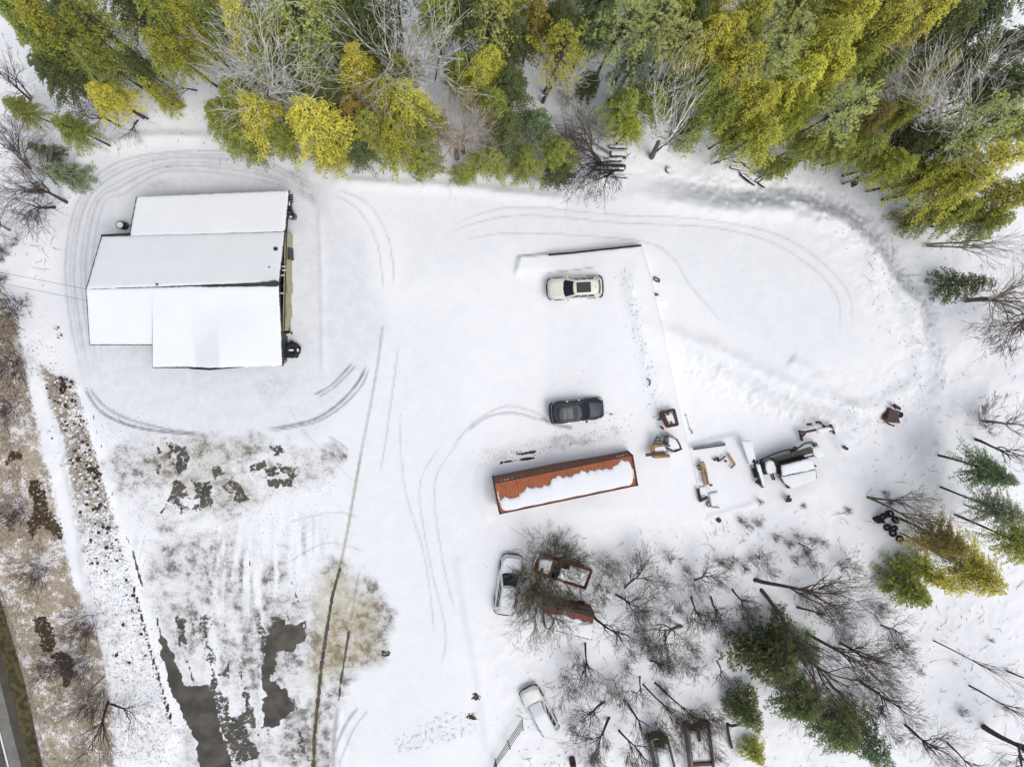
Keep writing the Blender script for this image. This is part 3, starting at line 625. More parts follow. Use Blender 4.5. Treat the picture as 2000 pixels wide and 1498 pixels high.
for a in range(5):
    an = a*1.257+.3; mb.torus(c+Vector((math.cos(an)*.6, math.sin(an)*.6, .45)), .14, .07, n=12, m=6)
obj('handle', mb, M['black'], t_, True)
for dx, dy, a, b in ((-.03, 0, .24, .1), (.52, 0, .08, .16)):
    mb = MB(); mb.mound([(c.x+dx+a*math.cos(i*.5236), c.y+dy+b*math.sin(i*.5236)) for i in range(12)], c.z+.6, .06, jitter=.01); obj('snow_patch', mb, M['snow'], t_, True)
c = G(560, 694); mb = MB(); mb.torus(c+Vector((0, 0, .3)), .13, .03); tag(obj('hose_ring', mb, M['steel'], smooth=True), 'small grey ring beside the black tub', 'ring')
c = G(561, 704); mb = MB(); mb.tube([c, c+Vector((0, 0, .9))], .04); mb.box(c+Vector((.05, 0, .9)), (.24, .06, .06)); mb.box(c+Vector((.05, 0, .7)), (.06, .2, .06)); tag(obj('water_tap', mb, M['tan_siding']), 'tan post tap by the lower right corner of the workshop', 'tap')
c = G(574, 424); t_ = thing('burn_barrel', c, 'rust-brown open barrel with snow inside at workshop\'s upper right wall', 'barrel')
mb = MB(); mb.lathe(c, [(0, 0), (.29, 0), (.3, .85), (.32, .87), (.28, .87), (.27, .4), (0, .4)], 18); obj('shell', mb, M['steel'], t_, True)
mb = MB(); mb.lathe(c+Vector((.04, .02, .5)), [(.16, 0), (.17, .2), (0, .24)], 10); obj('rusty_drum_lid', mb, M['rust_red'], t_, True)
mb = MB(); mb.mound([(c.x-.1+.14*math.cos(i*.785), c.y-.08+.14*math.sin(i*.785)) for i in range(8)], c.z+.66, .06, jitter=.01); obj('snow_patch', mb, M['snow'], t_, True)
c = G(567, 418); t_ = thing('gas_grill', c, 'black covered grill standing against the wall left of the rusty barrel', 'grill')
mb = MB(); mb.box(c+Vector((0, 0, .8)), (.75, .5, .3)); mb.lathe(c+Vector((.1, 0, .9)), [(.3, 0), (.26, .2), (0, .3)], 12); obj('hood', mb, M['black'], t_)
for a in (-.3, .3):
    for b in (-.2, .2): mb = MB(); mb.beam(c+Vector((a, b, 0)), c+Vector((a, b, .7)), .05); obj('leg', mb, M['black'], t_)
c = G(567, 391); t_ = thing('wooden_pallet', c, 'dark pallet leaning at the wall near the workshop\'s upper right corner', 'pallet')
for i in range(4): mb = MB(); mb.beam(c+Vector((-.3, -.25+i*.18, .2)), c+Vector((.35, -.2+i*.18, .5)), .12, .03); obj('board', mb, M['dark_wood'], t_)
mb = MB(); mb.beam(c+Vector((0, -.3, .28)), c+Vector((0, .4, .28)), .1, .08); obj('bearer', mb, M['dark_wood'], t_)
c = G(566, 404); t_ = thing('air_conditioner', c, 'small white and black heat unit standing against the workshop\'s upper right wall', 'heat unit')
mb = MB(); mb.box(c+Vector((0, 0, .35)), (.45, .7, .7)); obj('casing', mb, M['black'], t_); mb = MB(); mb.mound([(c.x-.2, c.y), (c.x+.2, c.y), (c.x+.2, c.y+.34), (c.x-.2, c.y+.34)], c.z+.71, .08, jitter=.02, step=.1); obj('snow_patch', mb, M['snow'], t_, True)
mb = MB(); mb.lathe(c+Vector((.23, 0, .35)), [(.2, -.01), (.2, .02), (0, .02)], 12, Matrix.Rotation(math.pi/2, 4, 'Y')); obj('fan', mb, M['steel'], t_)
c = G(562, 645); t_ = thing('planter_bush', c, 'dark evergreen bush in a tub by the lower end of the tan wall', 'bush')
mb = MB(); mb.lathe(c, [(.2, 0), (.28, .35), (.24, .36), (0, .3)], 12); obj('tub', mb, M['steel'], t_)
mb = MB(); rr = random.Random(3)
for i in range(220):
    d_ = Vector((rr.gauss(0, 1), rr.gauss(0, 1), rr.gauss(0, 1))).normalized(); p_ = c+Vector((0, 0, .6))+d_*rr.uniform(.1, .38); e_ = Vector((rr.uniform(-1, 1), rr.uniform(-1, 1), rr.uniform(-1, 1)))*.09; mb.add([p_, p_+e_, p_+d_*.12], [(0, 1, 2)])
obj('foliage', mb, M['moss'], t_)
c = G(562, 653); t_ = thing('wall_bench', c, 'narrow bench with a snow-topped seat below the planter bush', 'bench')
mb = MB(); mb.box(c+Vector((0, 0, .45)), (.95, .22, .06), .2); obj('seat', mb, M['dark_wood'], t_)
mb = MB(); mb.mound([c.xy+Vector(v) for v in ((-.4, -.16), (.42, -.02), (.38, .12), (-.42, .0))], c.z+.48, .07, jitter=.015, step=.12); obj('snow_patch', mb, M['snow'], t_, True)
for a in (-.38, .38): mb = MB(); mb.box(c+Vector((a, a*.2, .2)), (.06, .2, .44), .2); obj('leg', mb, M['dark_wood'], t_)

# ------------------------------------------------------------------ shipping container
zt = 2.62
K = [W(963.5, 944, zt), W(1233, 888.5, zt), W(1249, 947.5, zt), W(975, 1004, zt)]      # roof corners NW NE SE SW
cc = sum(K, Vector())/4; ux = ((K[1]-K[0])+(K[2]-K[3])).normalized(); uy = Vector((-ux.y, ux.x, 0))
LEN = ((K[1]-K[0]).length+(K[2]-K[3]).length)/2; WID = ((K[0]-K[3]).length+(K[1]-K[2]).length)/2
print('container', LEN, WID)
rzc = math.atan2(ux.y, ux.x); gz0 = gz(cc.x, cc.y)
ct = thing('shipping_container', (cc.x, cc.y, 0), 'long rusty orange shipping container with a half snow-covered roof', 'container', rz=rzc)
Lx, Wy = LEN/2, WID/2
def corr(length, z0, z1, y, sgn, n, dep, axis='x', at=0):
    """trapezoid corrugated sheet"""
    mb = MB(); V = []; prof = []
    for i in range(n):
        b = -length+2*length*i/n; s_ = 2*length/n
        prof += [(b, 0), (b+s_*.34, 0), (b+s_*.5, dep), (b+s_*.84, dep)]
    prof.append((length, 0))
    for (a, d_) in prof:
        if axis == 'x': V += [(a, y+sgn*(-d_), z0), (a, y+sgn*(-d_), z1)]
        else: V += [(y+sgn*(-d_), a, z0), (y+sgn*(-d_), a, z1)]
    mb.add(V, [(2*i, 2*i+1, 2*i+3, 2*i+2) for i in range(len(prof)-1)]); return mb
obj('side_wall', corr(Lx-.12, .15, zt-.1, Wy-.01, 1, 42, .05), M['box_wall'], ct, local=True)
obj('side_wall', corr(Lx-.12, .15, zt-.1, -Wy+.01, -1, 42, .05), M['box_wall'], ct, local=True)
obj('end_wall', corr(Wy-.12, .15, zt-.1, -Lx+.02, -1, 8, .05, 'y'), M['box_wall'], ct, local=True)
mb = MB(); V = []; n = 34
prof = []
for i in range(n):
    b = -Lx+.3+(2*Lx-.6)*i/n; s_ = (2*Lx-.6)/n; prof += [(b, 0), (b+s_*.45, 0), (b+s_*.55, -.035), (b+s_*.9, -.035)]
prof = [(-Lx+.05, .0)]+prof+[(Lx-.3, 0), (Lx-.05, 0)]
for a, d_ in prof: V += [(a, -Wy+.06, zt-.03+d_), (a, Wy-.06, zt-.03+d_)]
mb.add(V, [(2*i, 2*i+2, 2*i+3, 2*i+1) for i in range(len(prof)-1)]); obj('roof', mb, M['box_roof'], ct, local=True)
for sx in (-1, 1):
    for sy in (-1, 1):
        mb = MB(); mb.box((sx*(Lx-.07), sy*(Wy-.07), zt/2), (.14, .14, zt)); o_ = obj('corner_post', mb, M['rust'], ct, local=True)
        mb = MB(); mb.box((sx*(Lx-.08), sy*(Wy-.08), zt+.012), (.18, .18, .12)); obj('corner_casting', mb, M['rust'], o_, local=True)
for sy in (-1, 1): mb = MB(); mb.box((0, sy*(Wy-.03), zt-.03), (2*Lx-.3, .07, .1)); obj('top_rail', mb, M['rust'], ct, local=True)
for sx in (-1, 1): mb = MB(); mb.box((sx*(Lx-.06), 0, zt-.02), (.16, 2*Wy-.3, .1)); obj('header', mb, M['rust'], ct, local=True)
for sy in (-1, 1):
    mb = MB(); mb.box((Lx-.03, sy*(Wy/2-.03), zt/2), (.05, Wy-.2, zt-.35)); d_ = obj('door', mb, M['box_wall'], ct, local=True)
    for k_ in (.3, .7): mb = MB(); mb.tube([(Lx+.03, sy*(.08+(Wy-.3)*k_), .2), (Lx+.03, sy*(.08+(Wy-.3)*k_), zt-.2)], .02); obj('lock_rod', mb, M['steel'], d_, local=True)
mb = MB()                                       # worn white stencil strokes, as far as they can be made out
for i, x_ in enumerate((-Lx+.75, -Lx+1.02, -Lx+1.3, -Lx+1.72)):
    mb.box((x_, Wy+.006, zt-.42), (.05, .012, .42)); 
    if i in (1, 2): mb.box((x_+.1, Wy+.006, zt-.24), (.15, .012, .05)); mb.box((x_+.1, Wy+.006, zt-.45), (.15, .012, .05))
for i, x_ in enumerate((Lx-1.35, Lx-1.1, Lx-.85)):
    mb.box((x_, Wy+.006, zt-.38), (.05, .012, .34)); mb.box((x_+.08, Wy+.006, zt-.24), (.14, .012, .05)); mb.box((x_+.08, Wy+.006, zt-.5), (.14, .012, .05))
obj('stencil_mark', mb, M['white_paint'], ct, local=True)
for sx, ys in ((-1, (.55, .35, .18, .05, -.08, -.28)), (1, (.1, -.05, -.2, -.38, -.6))):
    mb = MB()
    for y_ in ys: mb.box((sx*(Lx-.22), y_, zt+.004), (.09, .12, .012))
    obj('stencil_mark', mb, M['white_paint'], ct, local=True)
# ragged snow on the roof: lower edge close to the south rail, upper edge as melted
upx = [(978, 972), (984, 971), (1000, 973), (1008, 971), (1020, 962), (1028, 953), (1046, 953), (1062, 950), (1074, 946), (1080, 934), (1088, 930), (1100, 932), (1112, 931), (1122, 927), (1134, 920), (1146, 922), (1158, 919), (1170, 918), (1180, 916), (1196, 915), (1206, 905), (1216, 899), (1226, 900), (1232, 897)]
Mi = ROOTM[ct.name].inverted()
U = [Mi @ W(a, b, zt+.05) for a, b in upx]; xs_ = [u.x for u in U]; ys_ = [u.y for u in U]
mb = MB(); V = []; nu = 150; vv = [0, .02, .06, .14, .3, .5, .7, .86, .95, .985, 1]; rr = random.Random(8)
xa, xb = xs_[0]-.15, Lx-.28
for i in range(nu):
    x = xa+(xb-xa)*i/(nu-1); yt = np.interp(x, xs_, ys_)+.07*rr.uniform(-1, 1)+.05*math.sin(x*9); yb = -Wy+.17+.02*math.sin(x*3)
    e = min((x-xa), (xb-x)); rd = min(1, e/.5); rd = math.sqrt(max(0, 1-(1-rd)**2)); mid = yb+.55*(yt-yb)
    for j, v in enumerate(vv):
        y = yb+(yt-yb)*v; y = mid+(y-mid)*(.25+.75*rd); h = [0, .09, .15, .19, .2, .2, .18, .14, .09, .05, 0][j]
        V.append((x, y, zt-.03+h*(.3+.7*rd)+(.012*math.sin(x*2.1)+.01*math.sin(x*5+y*4) if 0 < j < 10 else 0)))
m_ = len(vv); mb.add(V, [(i*m_+j, (i+1)*m_+j, (i+1)*m_+j+1, i*m_+j+1) for i in range(nu-1) for j in range(m_-1)]); obj('snow_cover', mb, M['snow'], ct, True, local=True)

# ------------------------------------------------------------------ cars
def body_secs(st, dz=0):
    secs = []
    for x, w_, zt_, zb in st:
        half = [(w_*.9, zb), (w_, zb+.18), (w_*1.0, zt_-.28), (w_*.975, zt_-.1), (w_*.88, zt_-.02), (w_*.45, zt_+.02), (0, zt_+.03)]
        secs.append([(x, a, b+dz) for a, b in half]+[(x, -a, b+dz) for a, b in half[-2::-1]])
    return secs
def wheels(t_, xs, yw, r=.36, wd=.24):
    for x in xs:
        for s_ in (-1, 1):
            ax = Matrix.Rotation(math.pi/2, 4, 'X')
            mb = MB(); mb.lathe((x, s_*yw, r), [(r*.6, -wd/2), (r*.95, -wd/2), (r, -wd*.3), (r, wd*.3), (r*.95, wd/2), (r*.6, wd/2)], 20, ax); w_ = obj('wheel', mb, M['rubber'], t_, True, local=True)
            mb = MB(); mb.lathe((x, s_*yw, r), [(r*.6, wd*.42), (r*.5, wd*.3), (0, wd*.34)] if s_ < 0 else [(r*.6, -wd*.42), (r*.5, -wd*.3), (0, -wd*.34)], 16, ax); obj('rim', mb, M['steel'], w_, local=True)
def suv(p_rear, p_front, label, paint, L0=4.75, w0=.94, cat='car', sunroof='single', snow=None, name='parked_car', hz=1.64, rails=False, trim='black', zoff=0):
    a = G(*p_rear, .6); b = G(*p_front, .6); d = b-a; L_ = L0 if L0 else d.length; c_ = (a+b)/2; rz = math.atan2(d.y, d.x)
    k = L_/4.75; t_ = thing(name, (c_.x, c_.y, gz(c_.x, c_.y)+zoff), label, cat, rz=rz)
    st = [(2.375, .52, .62, .32), (2.33, .70, .74, .25), (2.2, .84, .86, .22), (1.95, .92, .95, .2), (1.4, .95, 1.0, .2), (.85, .955, 1.05, .2), (0, .96, 1.07, .2), (-1.4, .96, 1.09, .2), (-1.95, .93, 1.08, .22), (-2.2, .87, 1.02, .25), (-2.33, .76, .85, .3), (-2.375, .6, .7, .35)]
    mb = MB(); mb.loft(body_secs([(x*k, w_*w0/.96, z_, zb) for x, w_, z_, zb in st])); body = obj('body', mb, paint, t_, True, local=True)
    # hood crease panel
    mb = MB(); V = [(1.05*k, -.62, 1.075), (1.05*k, .62, 1.075), (1.9*k, .56, 1.0), (2.22*k, .40, .905), (2.22*k, -.40, .905), (1.9*k, -.56, 1.0)]
    mb.add(V+[(x, y, z-.03) for x, y, z in V], [(0, 1, 2, 3, 4, 5), (0, 6, 7, 1), (1, 7, 8, 2), (2, 8, 9, 3), (3, 9, 10, 4), (4, 10, 11, 5), (5, 11, 6, 0)]); obj('hood', mb, paint, t_, local=True)
    bot = [(1.12, 0), (1.08, .4), (.9, .76), (.78, .83), (-1.7, .84), (-2.06, .74), (-2.16, .4), (-2.2, 0)]; top = [(.32, 0), (.29, .32), (.2, .58), (.1, .645), (-1.5, .64), (-1.82, .56), (-1.9, .3), (-1.92, 0)]
    zr = hz
    B_ = [(x*k, y*w0/.94, 1.05) for x, y in bot]; T_ = [(x*k, y*w0/.94, zr-(.04 if i in (0, 7) else .05)) for i, (x, y) in enumerate(top)]
    fl = lambda v: (v[0], -v[1], v[2])
    def win(nm, ids, sides=(1, -1), mat=M['glass']):
        for s_ in sides:
            mb = MB(); V = []
            for i in ids: V += [B_[i], T_[i]]
            if s_ < 0: V = [fl(v) for v in V]
            mb.add(V, [(2*i, 2*i+2, 2*i+3, 2*i+1) for i in range(len(ids)-1)]); obj(nm, mb, mat, t_, local=True)
    mb = MB(); V = []
    for i in (0, 1, 2): V += [B_[i], T_[i]]
    Vn = [fl(v) for v in V]; mb.add(V, [(0, 2, 3, 1), (2, 4, 5, 3)]); mb.add(Vn, [(0, 1, 3, 2), (2, 3, 5, 4)]); ws_ = obj('windshield', mb, M['glass'], t_, local=True)
    for y0 in (-.45, .15): mb = MB(); mb.beam((1.1*k-abs(y0)*.1, y0, 1.1), (.85*k, y0+.4, 1.22), .025, .02); obj('wiper', mb, M['black'], ws_, local=True)
    win('side_window', (3, 4)); mb = MB(); V = []
    for i in (5, 6, 7): V += [B_[i], T_[i]]
    Vn = [fl(v) for v in V]; mb.add(V, [(0, 2, 3, 1), (2, 4, 5, 3)]); mb.add(Vn, [(0, 1, 3, 2), (2, 3, 5, 4)]); obj('rear_window', mb, M['glass'], t_, local=True)
    mb = MB()
    for s_ in (1, -1):
        g_ = (lambda v: v) if s_ > 0 else fl
        for i0, i1, wd in ((2, 2, .09), (3, 3, .1), (5, 5, .14), (4, 4, .1)): mb = MB(); mb.beam(g_(B_[i0]), g_(T_[i1]), wd, .05); obj('pillar', mb, paint, t_, local=True)
        for fx in (.35, .68):
            p0 = Vector(B_[3]).lerp(Vector(B_[4]), fx); p1 = Vector(T_[3]).lerp(Vector(T_[4]), fx); mb = MB(); mb.beam(g_(p0), g_(p1), .06, .04); obj('pillar', mb, paint, t_, local=True)
        mb = MB(); q_ = [B_[4], T_[4], T_[5], B_[5]]; mb.add([Vector(g_(v))+Vector((0, s_*.006, 0)) for v in q_], [(0, 1, 2, 3)]); obj('quarter_panel', mb, paint, t_, local=True)
    # roof skin, slightly crowned
    ring = T_+[fl(v) for v in T_[-2:0:-1]]; n = len(ring); mb = MB(); cxr = -.75*k; V = []
    for sc, dz in ((1.0, 0), (.97, .03), (.8, .045), (.4, .055)): V += [(cxr+(x-cxr)*sc, y*sc, z+dz) for x, y, z in ring]
    V.append((cxr, 0, zr+.01)); mb.add(V, [(r*n+i, r*n+(i+1) % n, (r+1)*n+(i+1) % n, (r+1)*n+i) for r in range(3) for i in range(n)]+[(3*n+i, 3*n+(i+1) % n, 4*n) for i in range(n)])
    roof = obj('roof', mb, paint, t_, True, local=True)
    zp = zr+.012
    if sunroof == 'single': mb = MB(); mb.prism([(-.03*k, -.44), (.02*k, -.38), (.02*k, .38), (-.03*k, .44), (-1.17*k, .44), (-1.22*k, .38), (-1.22*k, -.38), (-1.17*k, -.44)], zp-.03, zp+.01); obj('sunroof', mb, M['black'], roof, local=True)
    if sunroof == 'panes':
        for x0, x1, mt in ((-.12, -.48, M['black']), (-.55, -1.02, M['pano']), (-1.08, -1.38, M['pano'])): mb = MB(); mb.prism([(x0*k, -.46), (x0*k, .46), (x1*k, .46), (x1*k, -.46)], zp-.03, zp+.01); obj('sunroof', mb, mt, roof, local=True)
    if sunroof == 'single': mb = MB(); mb.lathe((-1.62*k, 0, zp-.01), [(.05, 0), (.03, .05), (0, .06)], 8); obj('antenna', mb, M['black'], roof, local=True)
    if rails:
        for s_ in (1, -1): mb = MB(); mb.tube([(.1*k, s_*.58, zr-.03), (-.05*k, s_*.585, zr+.05), (-1.55*k, s_*.58, zr+.05), (-1.7*k, s_*.57, zr-.03)], .025); obj('roof_rail', mb, M['steel'] if trim == 'steel' else M['black'], roof, local=True)
    for x, y, r_ in ((1.38, 1, 0), (-1.42, 1, 0), (1.38, -1, 0), (-1.42, -1, 0)):
        mb = MB(); mb.tube([(x*k+.42*math.cos(a), y*w0*1.0, .38+.42*math.sin(a)) for a in np.linspace(0, math.pi, 9)], .045, 6); obj('wheel_arch', mb, M['black'], t_, local=True)
    wheels(t_, (1.38*k, -1.42*k), w0-.12)
    for s_ in (1, -1):
        mb = MB(); mb.lathe((.68*k, s_*(w0+.09), 1.06), [(0, -.1), (.09, -.07), (.1, .05), (0, .1)], 8, Matrix.Rotation(math.pi/2, 4, 'X')); mb.beam((.72*k, s_*(w0-.1), 1.04), (.7*k, s_*(w0+.05), 1.04), .06); obj('mirror', mb, paint if trim != 'black2' else M['black'], t_, local=True)
        mb = MB(); mb.add([(2.335*k, s_*.42, .80), (2.34*k, s_*.42, .68), (2.2*k, s_*.87, .74), (2.05*k, s_*.925, .86), (1.95*k, s_*.90, .955), (2.22*k, s_*.66, .90)], [(0, 1, 2, 3, 4, 5)]); obj('headlight', mb, M['lamp_clear'], t_, local=True)
        mb = MB(); mb.add([(-2.36*k, s_*.62, .82), (-2.22*k, s_*.89, .8), (-2.02*k, s_*.94, 1.0), (-2.2*k, s_*.80, 1.06), (-2.3*k, s_*.6, 1.0)], [(0, 1, 2, 3, 4)]); obj('taillight', mb, M['lamp_red'], t_, local=True)
        for x in (.2, -.85): mb = MB(); mb.box((x*k, s_*(w0+.012), .92), (.18, .03, .03)); obj('door_handle', mb, M['chrome'], t_, local=True)
    mb = MB(); mb.tube([(-2.12*k, -.93, .62), (-2.34*k, -.78, .62), (-2.43*k, -.4, .62), (-2.44*k, 0, .62), (-2.43*k, .4, .62), (-2.34*k, .78, .62), (-2.12*k, .93, .62)], .1, 8); obj('rear_bumper', mb, M['black'], t_, True, local=True)
    mb = MB(); mb.tube([(2.1*k, -.93, .5), (2.3*k, -.76, .5), (2.4*k, -.4, .5), (2.42*k, 0, .5), (2.4*k, .4, .5), (2.3*k, .76, .5), (2.1*k, .93, .5)], .08, 8); obj('front_bumper', mb, M['black'] if trim == 'black' else M['chrome'], t_, True, local=True)
    if trim == 'steel':
        mb = MB(); mb.tube([(-2.0*k, -.90, 1.03), (-2.25*k, -.78, 1.0), (-2.34*k, -.3, .98), (-2.34*k, .3, .98), (-2.25*k, .78, 1.0), (-2.0*k, .90, 1.03)], .02, 5); obj('chrome_strip', mb, M['chrome'], t_, local=True)
        mb = MB(); mb.tube([(1.9*k, -.93, .93), (2.2*k, -.80, .86), (2.38*k, -.5, .76), (2.42*k, 0, .74), (2.38*k, .5, .76), (2.2*k, .80, .86), (1.9*k, .93, .93)], .02, 5); obj('chrome_strip', mb, M['chrome'], t_, local=True)
    if snow:
        mb = MB(); mb.mound([(.25*k, -.6), (.25*k, .6), (-1.9*k, .62), (-1.95*k, -.6)], zr-.02, .16, seed=7, jitter=.04); obj('snow_cover', mb, M['snow'], roof, True, local=True)
        if 'hood' in snow: mb = MB(); mb.mound([(2.25*k, -.6), (1.9*k, -.85), (1.15*k, -.8), (1.2*k, .8), (1.9*k, .85), (2.25*k, .6)], .98, .12, seed=8, jitter=.03); obj('snow_cover', mb, M['snow'], t_, True, local=True)
        if 'glass' in snow: mb = MB(); mb.mound([(1.1*k, -.65), (1.1*k, .65), (.25*k, .55), (.25*k, -.55)], lambda x, y: 1.1+(1.1*k-x)*(zr-1.05)/(.8*k), .08, seed=9, jitter=.03); obj('snow_cover', mb, M['snow'], t_, True, local=True)
    return t_
suv((1175.3, 559.6), (1070.6, 565.5), 'cream white parked SUV with a black sunroof, clear of snow', M['cream_paint'], sunroof='single')
suv((1076, 806.5), (1179, 797), 'dark blue parked SUV with glass roof panes at the end of tyre tracks', M['navy_paint'], sunroof='panes', rails=True, trim='steel')
suv((983, 1203), (1003, 1079), 'long white wagon buried in snow, its dark windscreen bare, by the brush', M['white_paint'], L0=5.6, w0=1.0, snow='hood', sunroof=None, name='abandoned_wagon', hz=1.8)
suv((1083, 1440), (1023, 1332), 'white minivan under snow near the wire gate panel', M['white_paint'], L0=5.0, w0=.96, snow='glass', sunroof=None, name='abandoned_minivan', hz=1.62)

def truck(p_rear, p_front, label, paint, L0=5.2, w0=.95, snow=True, name='pickup_truck', bed=M['dark_red'], gz_=None):
    a = G(*p_rear, .6); b = G(*p_front, .6); d = b-a; L_ = L0; c_ = (a+b)/2; k = L_/5.2
    t_ = thing(name, (c_.x, c_.y, gz(c_.x, c_.y)-.05), label, 'truck', rz=math.atan2(d.y, d.x))
    st = [(2.6, .7, .8, .35), (2.5, .86, .95, .3), (2.2, .92, 1.0, .3), (1.2, .93, 1.08, .3), (.95, .93, 1.1, .3), (-.3, .93, 1.12, .3), (-.32, .9, 1.0, .3)]
    mb = MB(); mb.loft(body_secs([(x*k, w_*w0/.93, z_, zb) for x, w_, z_, zb in st])); obj('body', mb, paint, t_, True, local=True)
    B_ = [(1.1, .8), (-.3, .84), (-.34, -.84), (1.1, -.8)]; T_ = [(.55, .64), (-.22, .66), (-.22, -.66), (.55, -.64)]; zr = 1.75
    for i, nm in enumerate(('side_window', 'rear_window', 'side_window', 'windshield')):
        j = (i+1) % 4; mb = MB(); mb.add([(B_[i][0]*k, B_[i][1], 1.08), (B_[j][0]*k, B_[j][1], 1.08), (T_[j][0]*k, T_[j][1], zr), (T_[i][0]*k, T_[i][1], zr)], [(0, 1, 2, 3)]); obj(nm, mb, M['glass'], t_, local=True)
    mb = MB(); mb.prism([(x*k, y) for x, y in T_], zr-.03, zr+.04, .96); obj('roof', mb, paint, t_, local=True)
    for (x0, y0), (x1, y1) in zip(B_, T_): mb = MB(); mb.beam((x0*k, y0, 1.08), (x1*k, y1, zr), .09); obj('pillar', mb, paint, t_, local=True)
    for s_ in (1, -1):
        mb = MB(); mb.box((-1.47*k, s_*(w0-.06), .85), (2.25*k, .12, .55)); obj('bed_side', mb, paint, t_, local=True)
        mb = MB(); mb.box((2.58*k, s_*.62, .75), (.05, .25, .16)); obj('headlight', mb, M['lamp_clear'], t_, local=True)
        mb = MB(); mb.box((-2.6*k, s_*.84, .85), (.04, .12, .3)); obj('taillight', mb, M['lamp_red'], t_, local=True)
    mb = MB(); mb.box((-2.57*k, 0, .85), (.08, 2*w0-.26, .5)); obj('tailgate', mb, paint, t_, local=True)
    mb = MB(); mb.box((-1.45*k, 0, .6), (2.2*k, 2*w0-.26, .08)); obj('bed_floor', mb, bed, t_, local=True)
    mb = MB(); mb.tube([(2.66*k, -.85, .5), (2.72*k, 0, .5), (2.66*k, .85, .5)], .08, 6); obj('bumper', mb, M['chrome'], t_, local=True)
    wheels(t_, (1.7*k, -1.5*k), w0-.12, .38)
    if snow:
        mb = MB(); mb.mound([(-2.45*k, -w0+.18), (-2.45*k, w0-.18), (-.45*k, w0-.18), (-.45*k, -w0+.18)], .64, .28, seed=3, jitter=.03); obj('snow_cover', mb, M['snow'], t_, True, local=True)
        mb = MB(); mb.mound([(.5*k, -.6), (.5*k, .35), (-.2*k, .45), (-.2*k, -.62)], zr+.02, .13, seed=4, jitter=.05); obj('snow_cover', mb, M['snow'], t_, True, local=True)
        mb = MB(); mb.mound([(2.45*k, -.6), (2.3*k, .5), (1.3*k, .6), (1.25*k, -.8)], 1.04, .13, seed=5, jitter=.06); obj('snow_cover', mb, M['snow'], t_, True, local=True)
    return t_
truck((1151, 1131), (1046, 1098), 'rusted red pickup with a snow-filled bed under the tangled brush', M['rust_red'], L0=5.1)
def P(x, y, z): return G(x, y, z)
def bars(mb, segs, z, wd, ht=None):
    for s_ in segs:
        for (a, b) in zip(s_[:-1], s_[1:]): mb.beam(P(a[0], a[1], a[2] if len(a) > 2 else z), P(b[0], b[1], b[2] if len(b) > 2 else z), wd, ht or wd)
def ring(pts, z): return [G(a, b, z).xy for a, b in pts]
def chassis(label, L, R, cross, moss, m1, wl, wr, lane):
    t_ = thing('truck_chassis', P(L[0][0], L[0][1], 0), label, 'truck frame')
    for pts, wd in ((L, wl), (R, wr)): mb = MB(); bars(mb, [pts], .85, wd, .35); obj('frame_rail', mb, m1, t_)
    mb = MB(); bars(mb, [[(x+3, y) for x, y in L]], .95, .12, .2); obj('running_board', mb, M['steel'], t_)
    for c_ in cross: mb = MB(); bars(mb, [c_], .8, .3, .25); obj('crossmember', mb, m1, t_)
    mb = MB(); mb.mound(ring(lane, .4), gz(P(*lane[0], 0).x, P(*lane[0], 0).y)+.3, .25, jitter=.05); obj('snow_cover', mb, M['snow'], t_, True)
    mb = MB(); rr = random.Random(len(label)); bars(mb, [moss], .95, .5, .3)
    for i in range(500):
        k_ = rr.randrange(len(moss)-1); p_ = P(*moss[k_], 1.0).lerp(P(*moss[k_+1], 1.0), rr.random()); d_ = Vector((rr.gauss(0, 1), rr.gauss(0, 1), rr.gauss(0, .7))).normalized(); q_ = p_+d_*rr.uniform(.1, .5); e_ = Vector((rr.gauss(0, 1), rr.gauss(0, 1), rr.gauss(0, 1)))*.07; mb.add([q_, q_+e_, q_+d_*.16], [(0, 1, 2)])
    obj('moss_tangle', mb, M['moss'], t_)
chassis('rusted dark red truck frame with a moss-draped front at the bottom edge', [(1338, 1412), (1343, 1450), (1349, 1498), (1353, 1540)], [(1383, 1412), (1388, 1450), (1393, 1498), (1397, 1540)], [[(1348, 1493), (1393, 1490)], [(1364, 1428), (1366, 1446)]], [(1337, 1410), (1350, 1420), (1362, 1418), (1374, 1408), (1384, 1414)], M['dark_red'], .42, .2, [(1346, 1428), (1382, 1426), (1390, 1488), (1353, 1490)])
chassis('grey-green truck frame with a vine-covered front, left of the dark red frame', [(1270, 1442), (1276, 1470), (1282, 1500), (1288, 1540)], [(1302, 1438), (1310, 1468), (1318, 1500), (1328, 1540)], [[(1276, 1455), (1298, 1452)]], [(1268, 1440), (1280, 1432), (1294, 1438), (1296, 1450), (1276, 1452)], M['green_paint'], .55, .2, [(1282, 1462), (1302, 1460), (1312, 1496), (1290, 1500)])
# red van box beneath the brush: snow on the roof, faded side showing
c = G(1112, 1205); t_ = thing('delivery_van', c, 'low faded red van with half its roof under snow, below the red pickup', 'van', rz=0)
zv = 1.9; RO = [W(1062, 1172, zv), W(1160, 1196, zv), W(1156, 1250, zv), W(1063, 1226, zv)]
mb = MB(); mb.prism([p.xy for p in RO], .3, zv); obj('body', mb, M['rust_red'], t_)
mb = MB(); mb.prism([p.xy for p in RO], zv+.003, zv+.05, .97); obj('roof', mb, M['rust_red'], t_)
mb = MB(); mb.mound([RO[0].lerp(RO[3], .45).xy, RO[0].lerp(RO[1], .35).lerp(RO[3].lerp(RO[2], .35), .35).xy, RO[1].lerp(RO[2], .38).xy, (RO[2]+Vector((-.08, .08, 0))).xy, (RO[3]+Vector((.08, .1, 0))).xy], zv+.03, .16, seed=2, jitter=.08); obj('snow_cover', mb, M['snow'], t_, True)
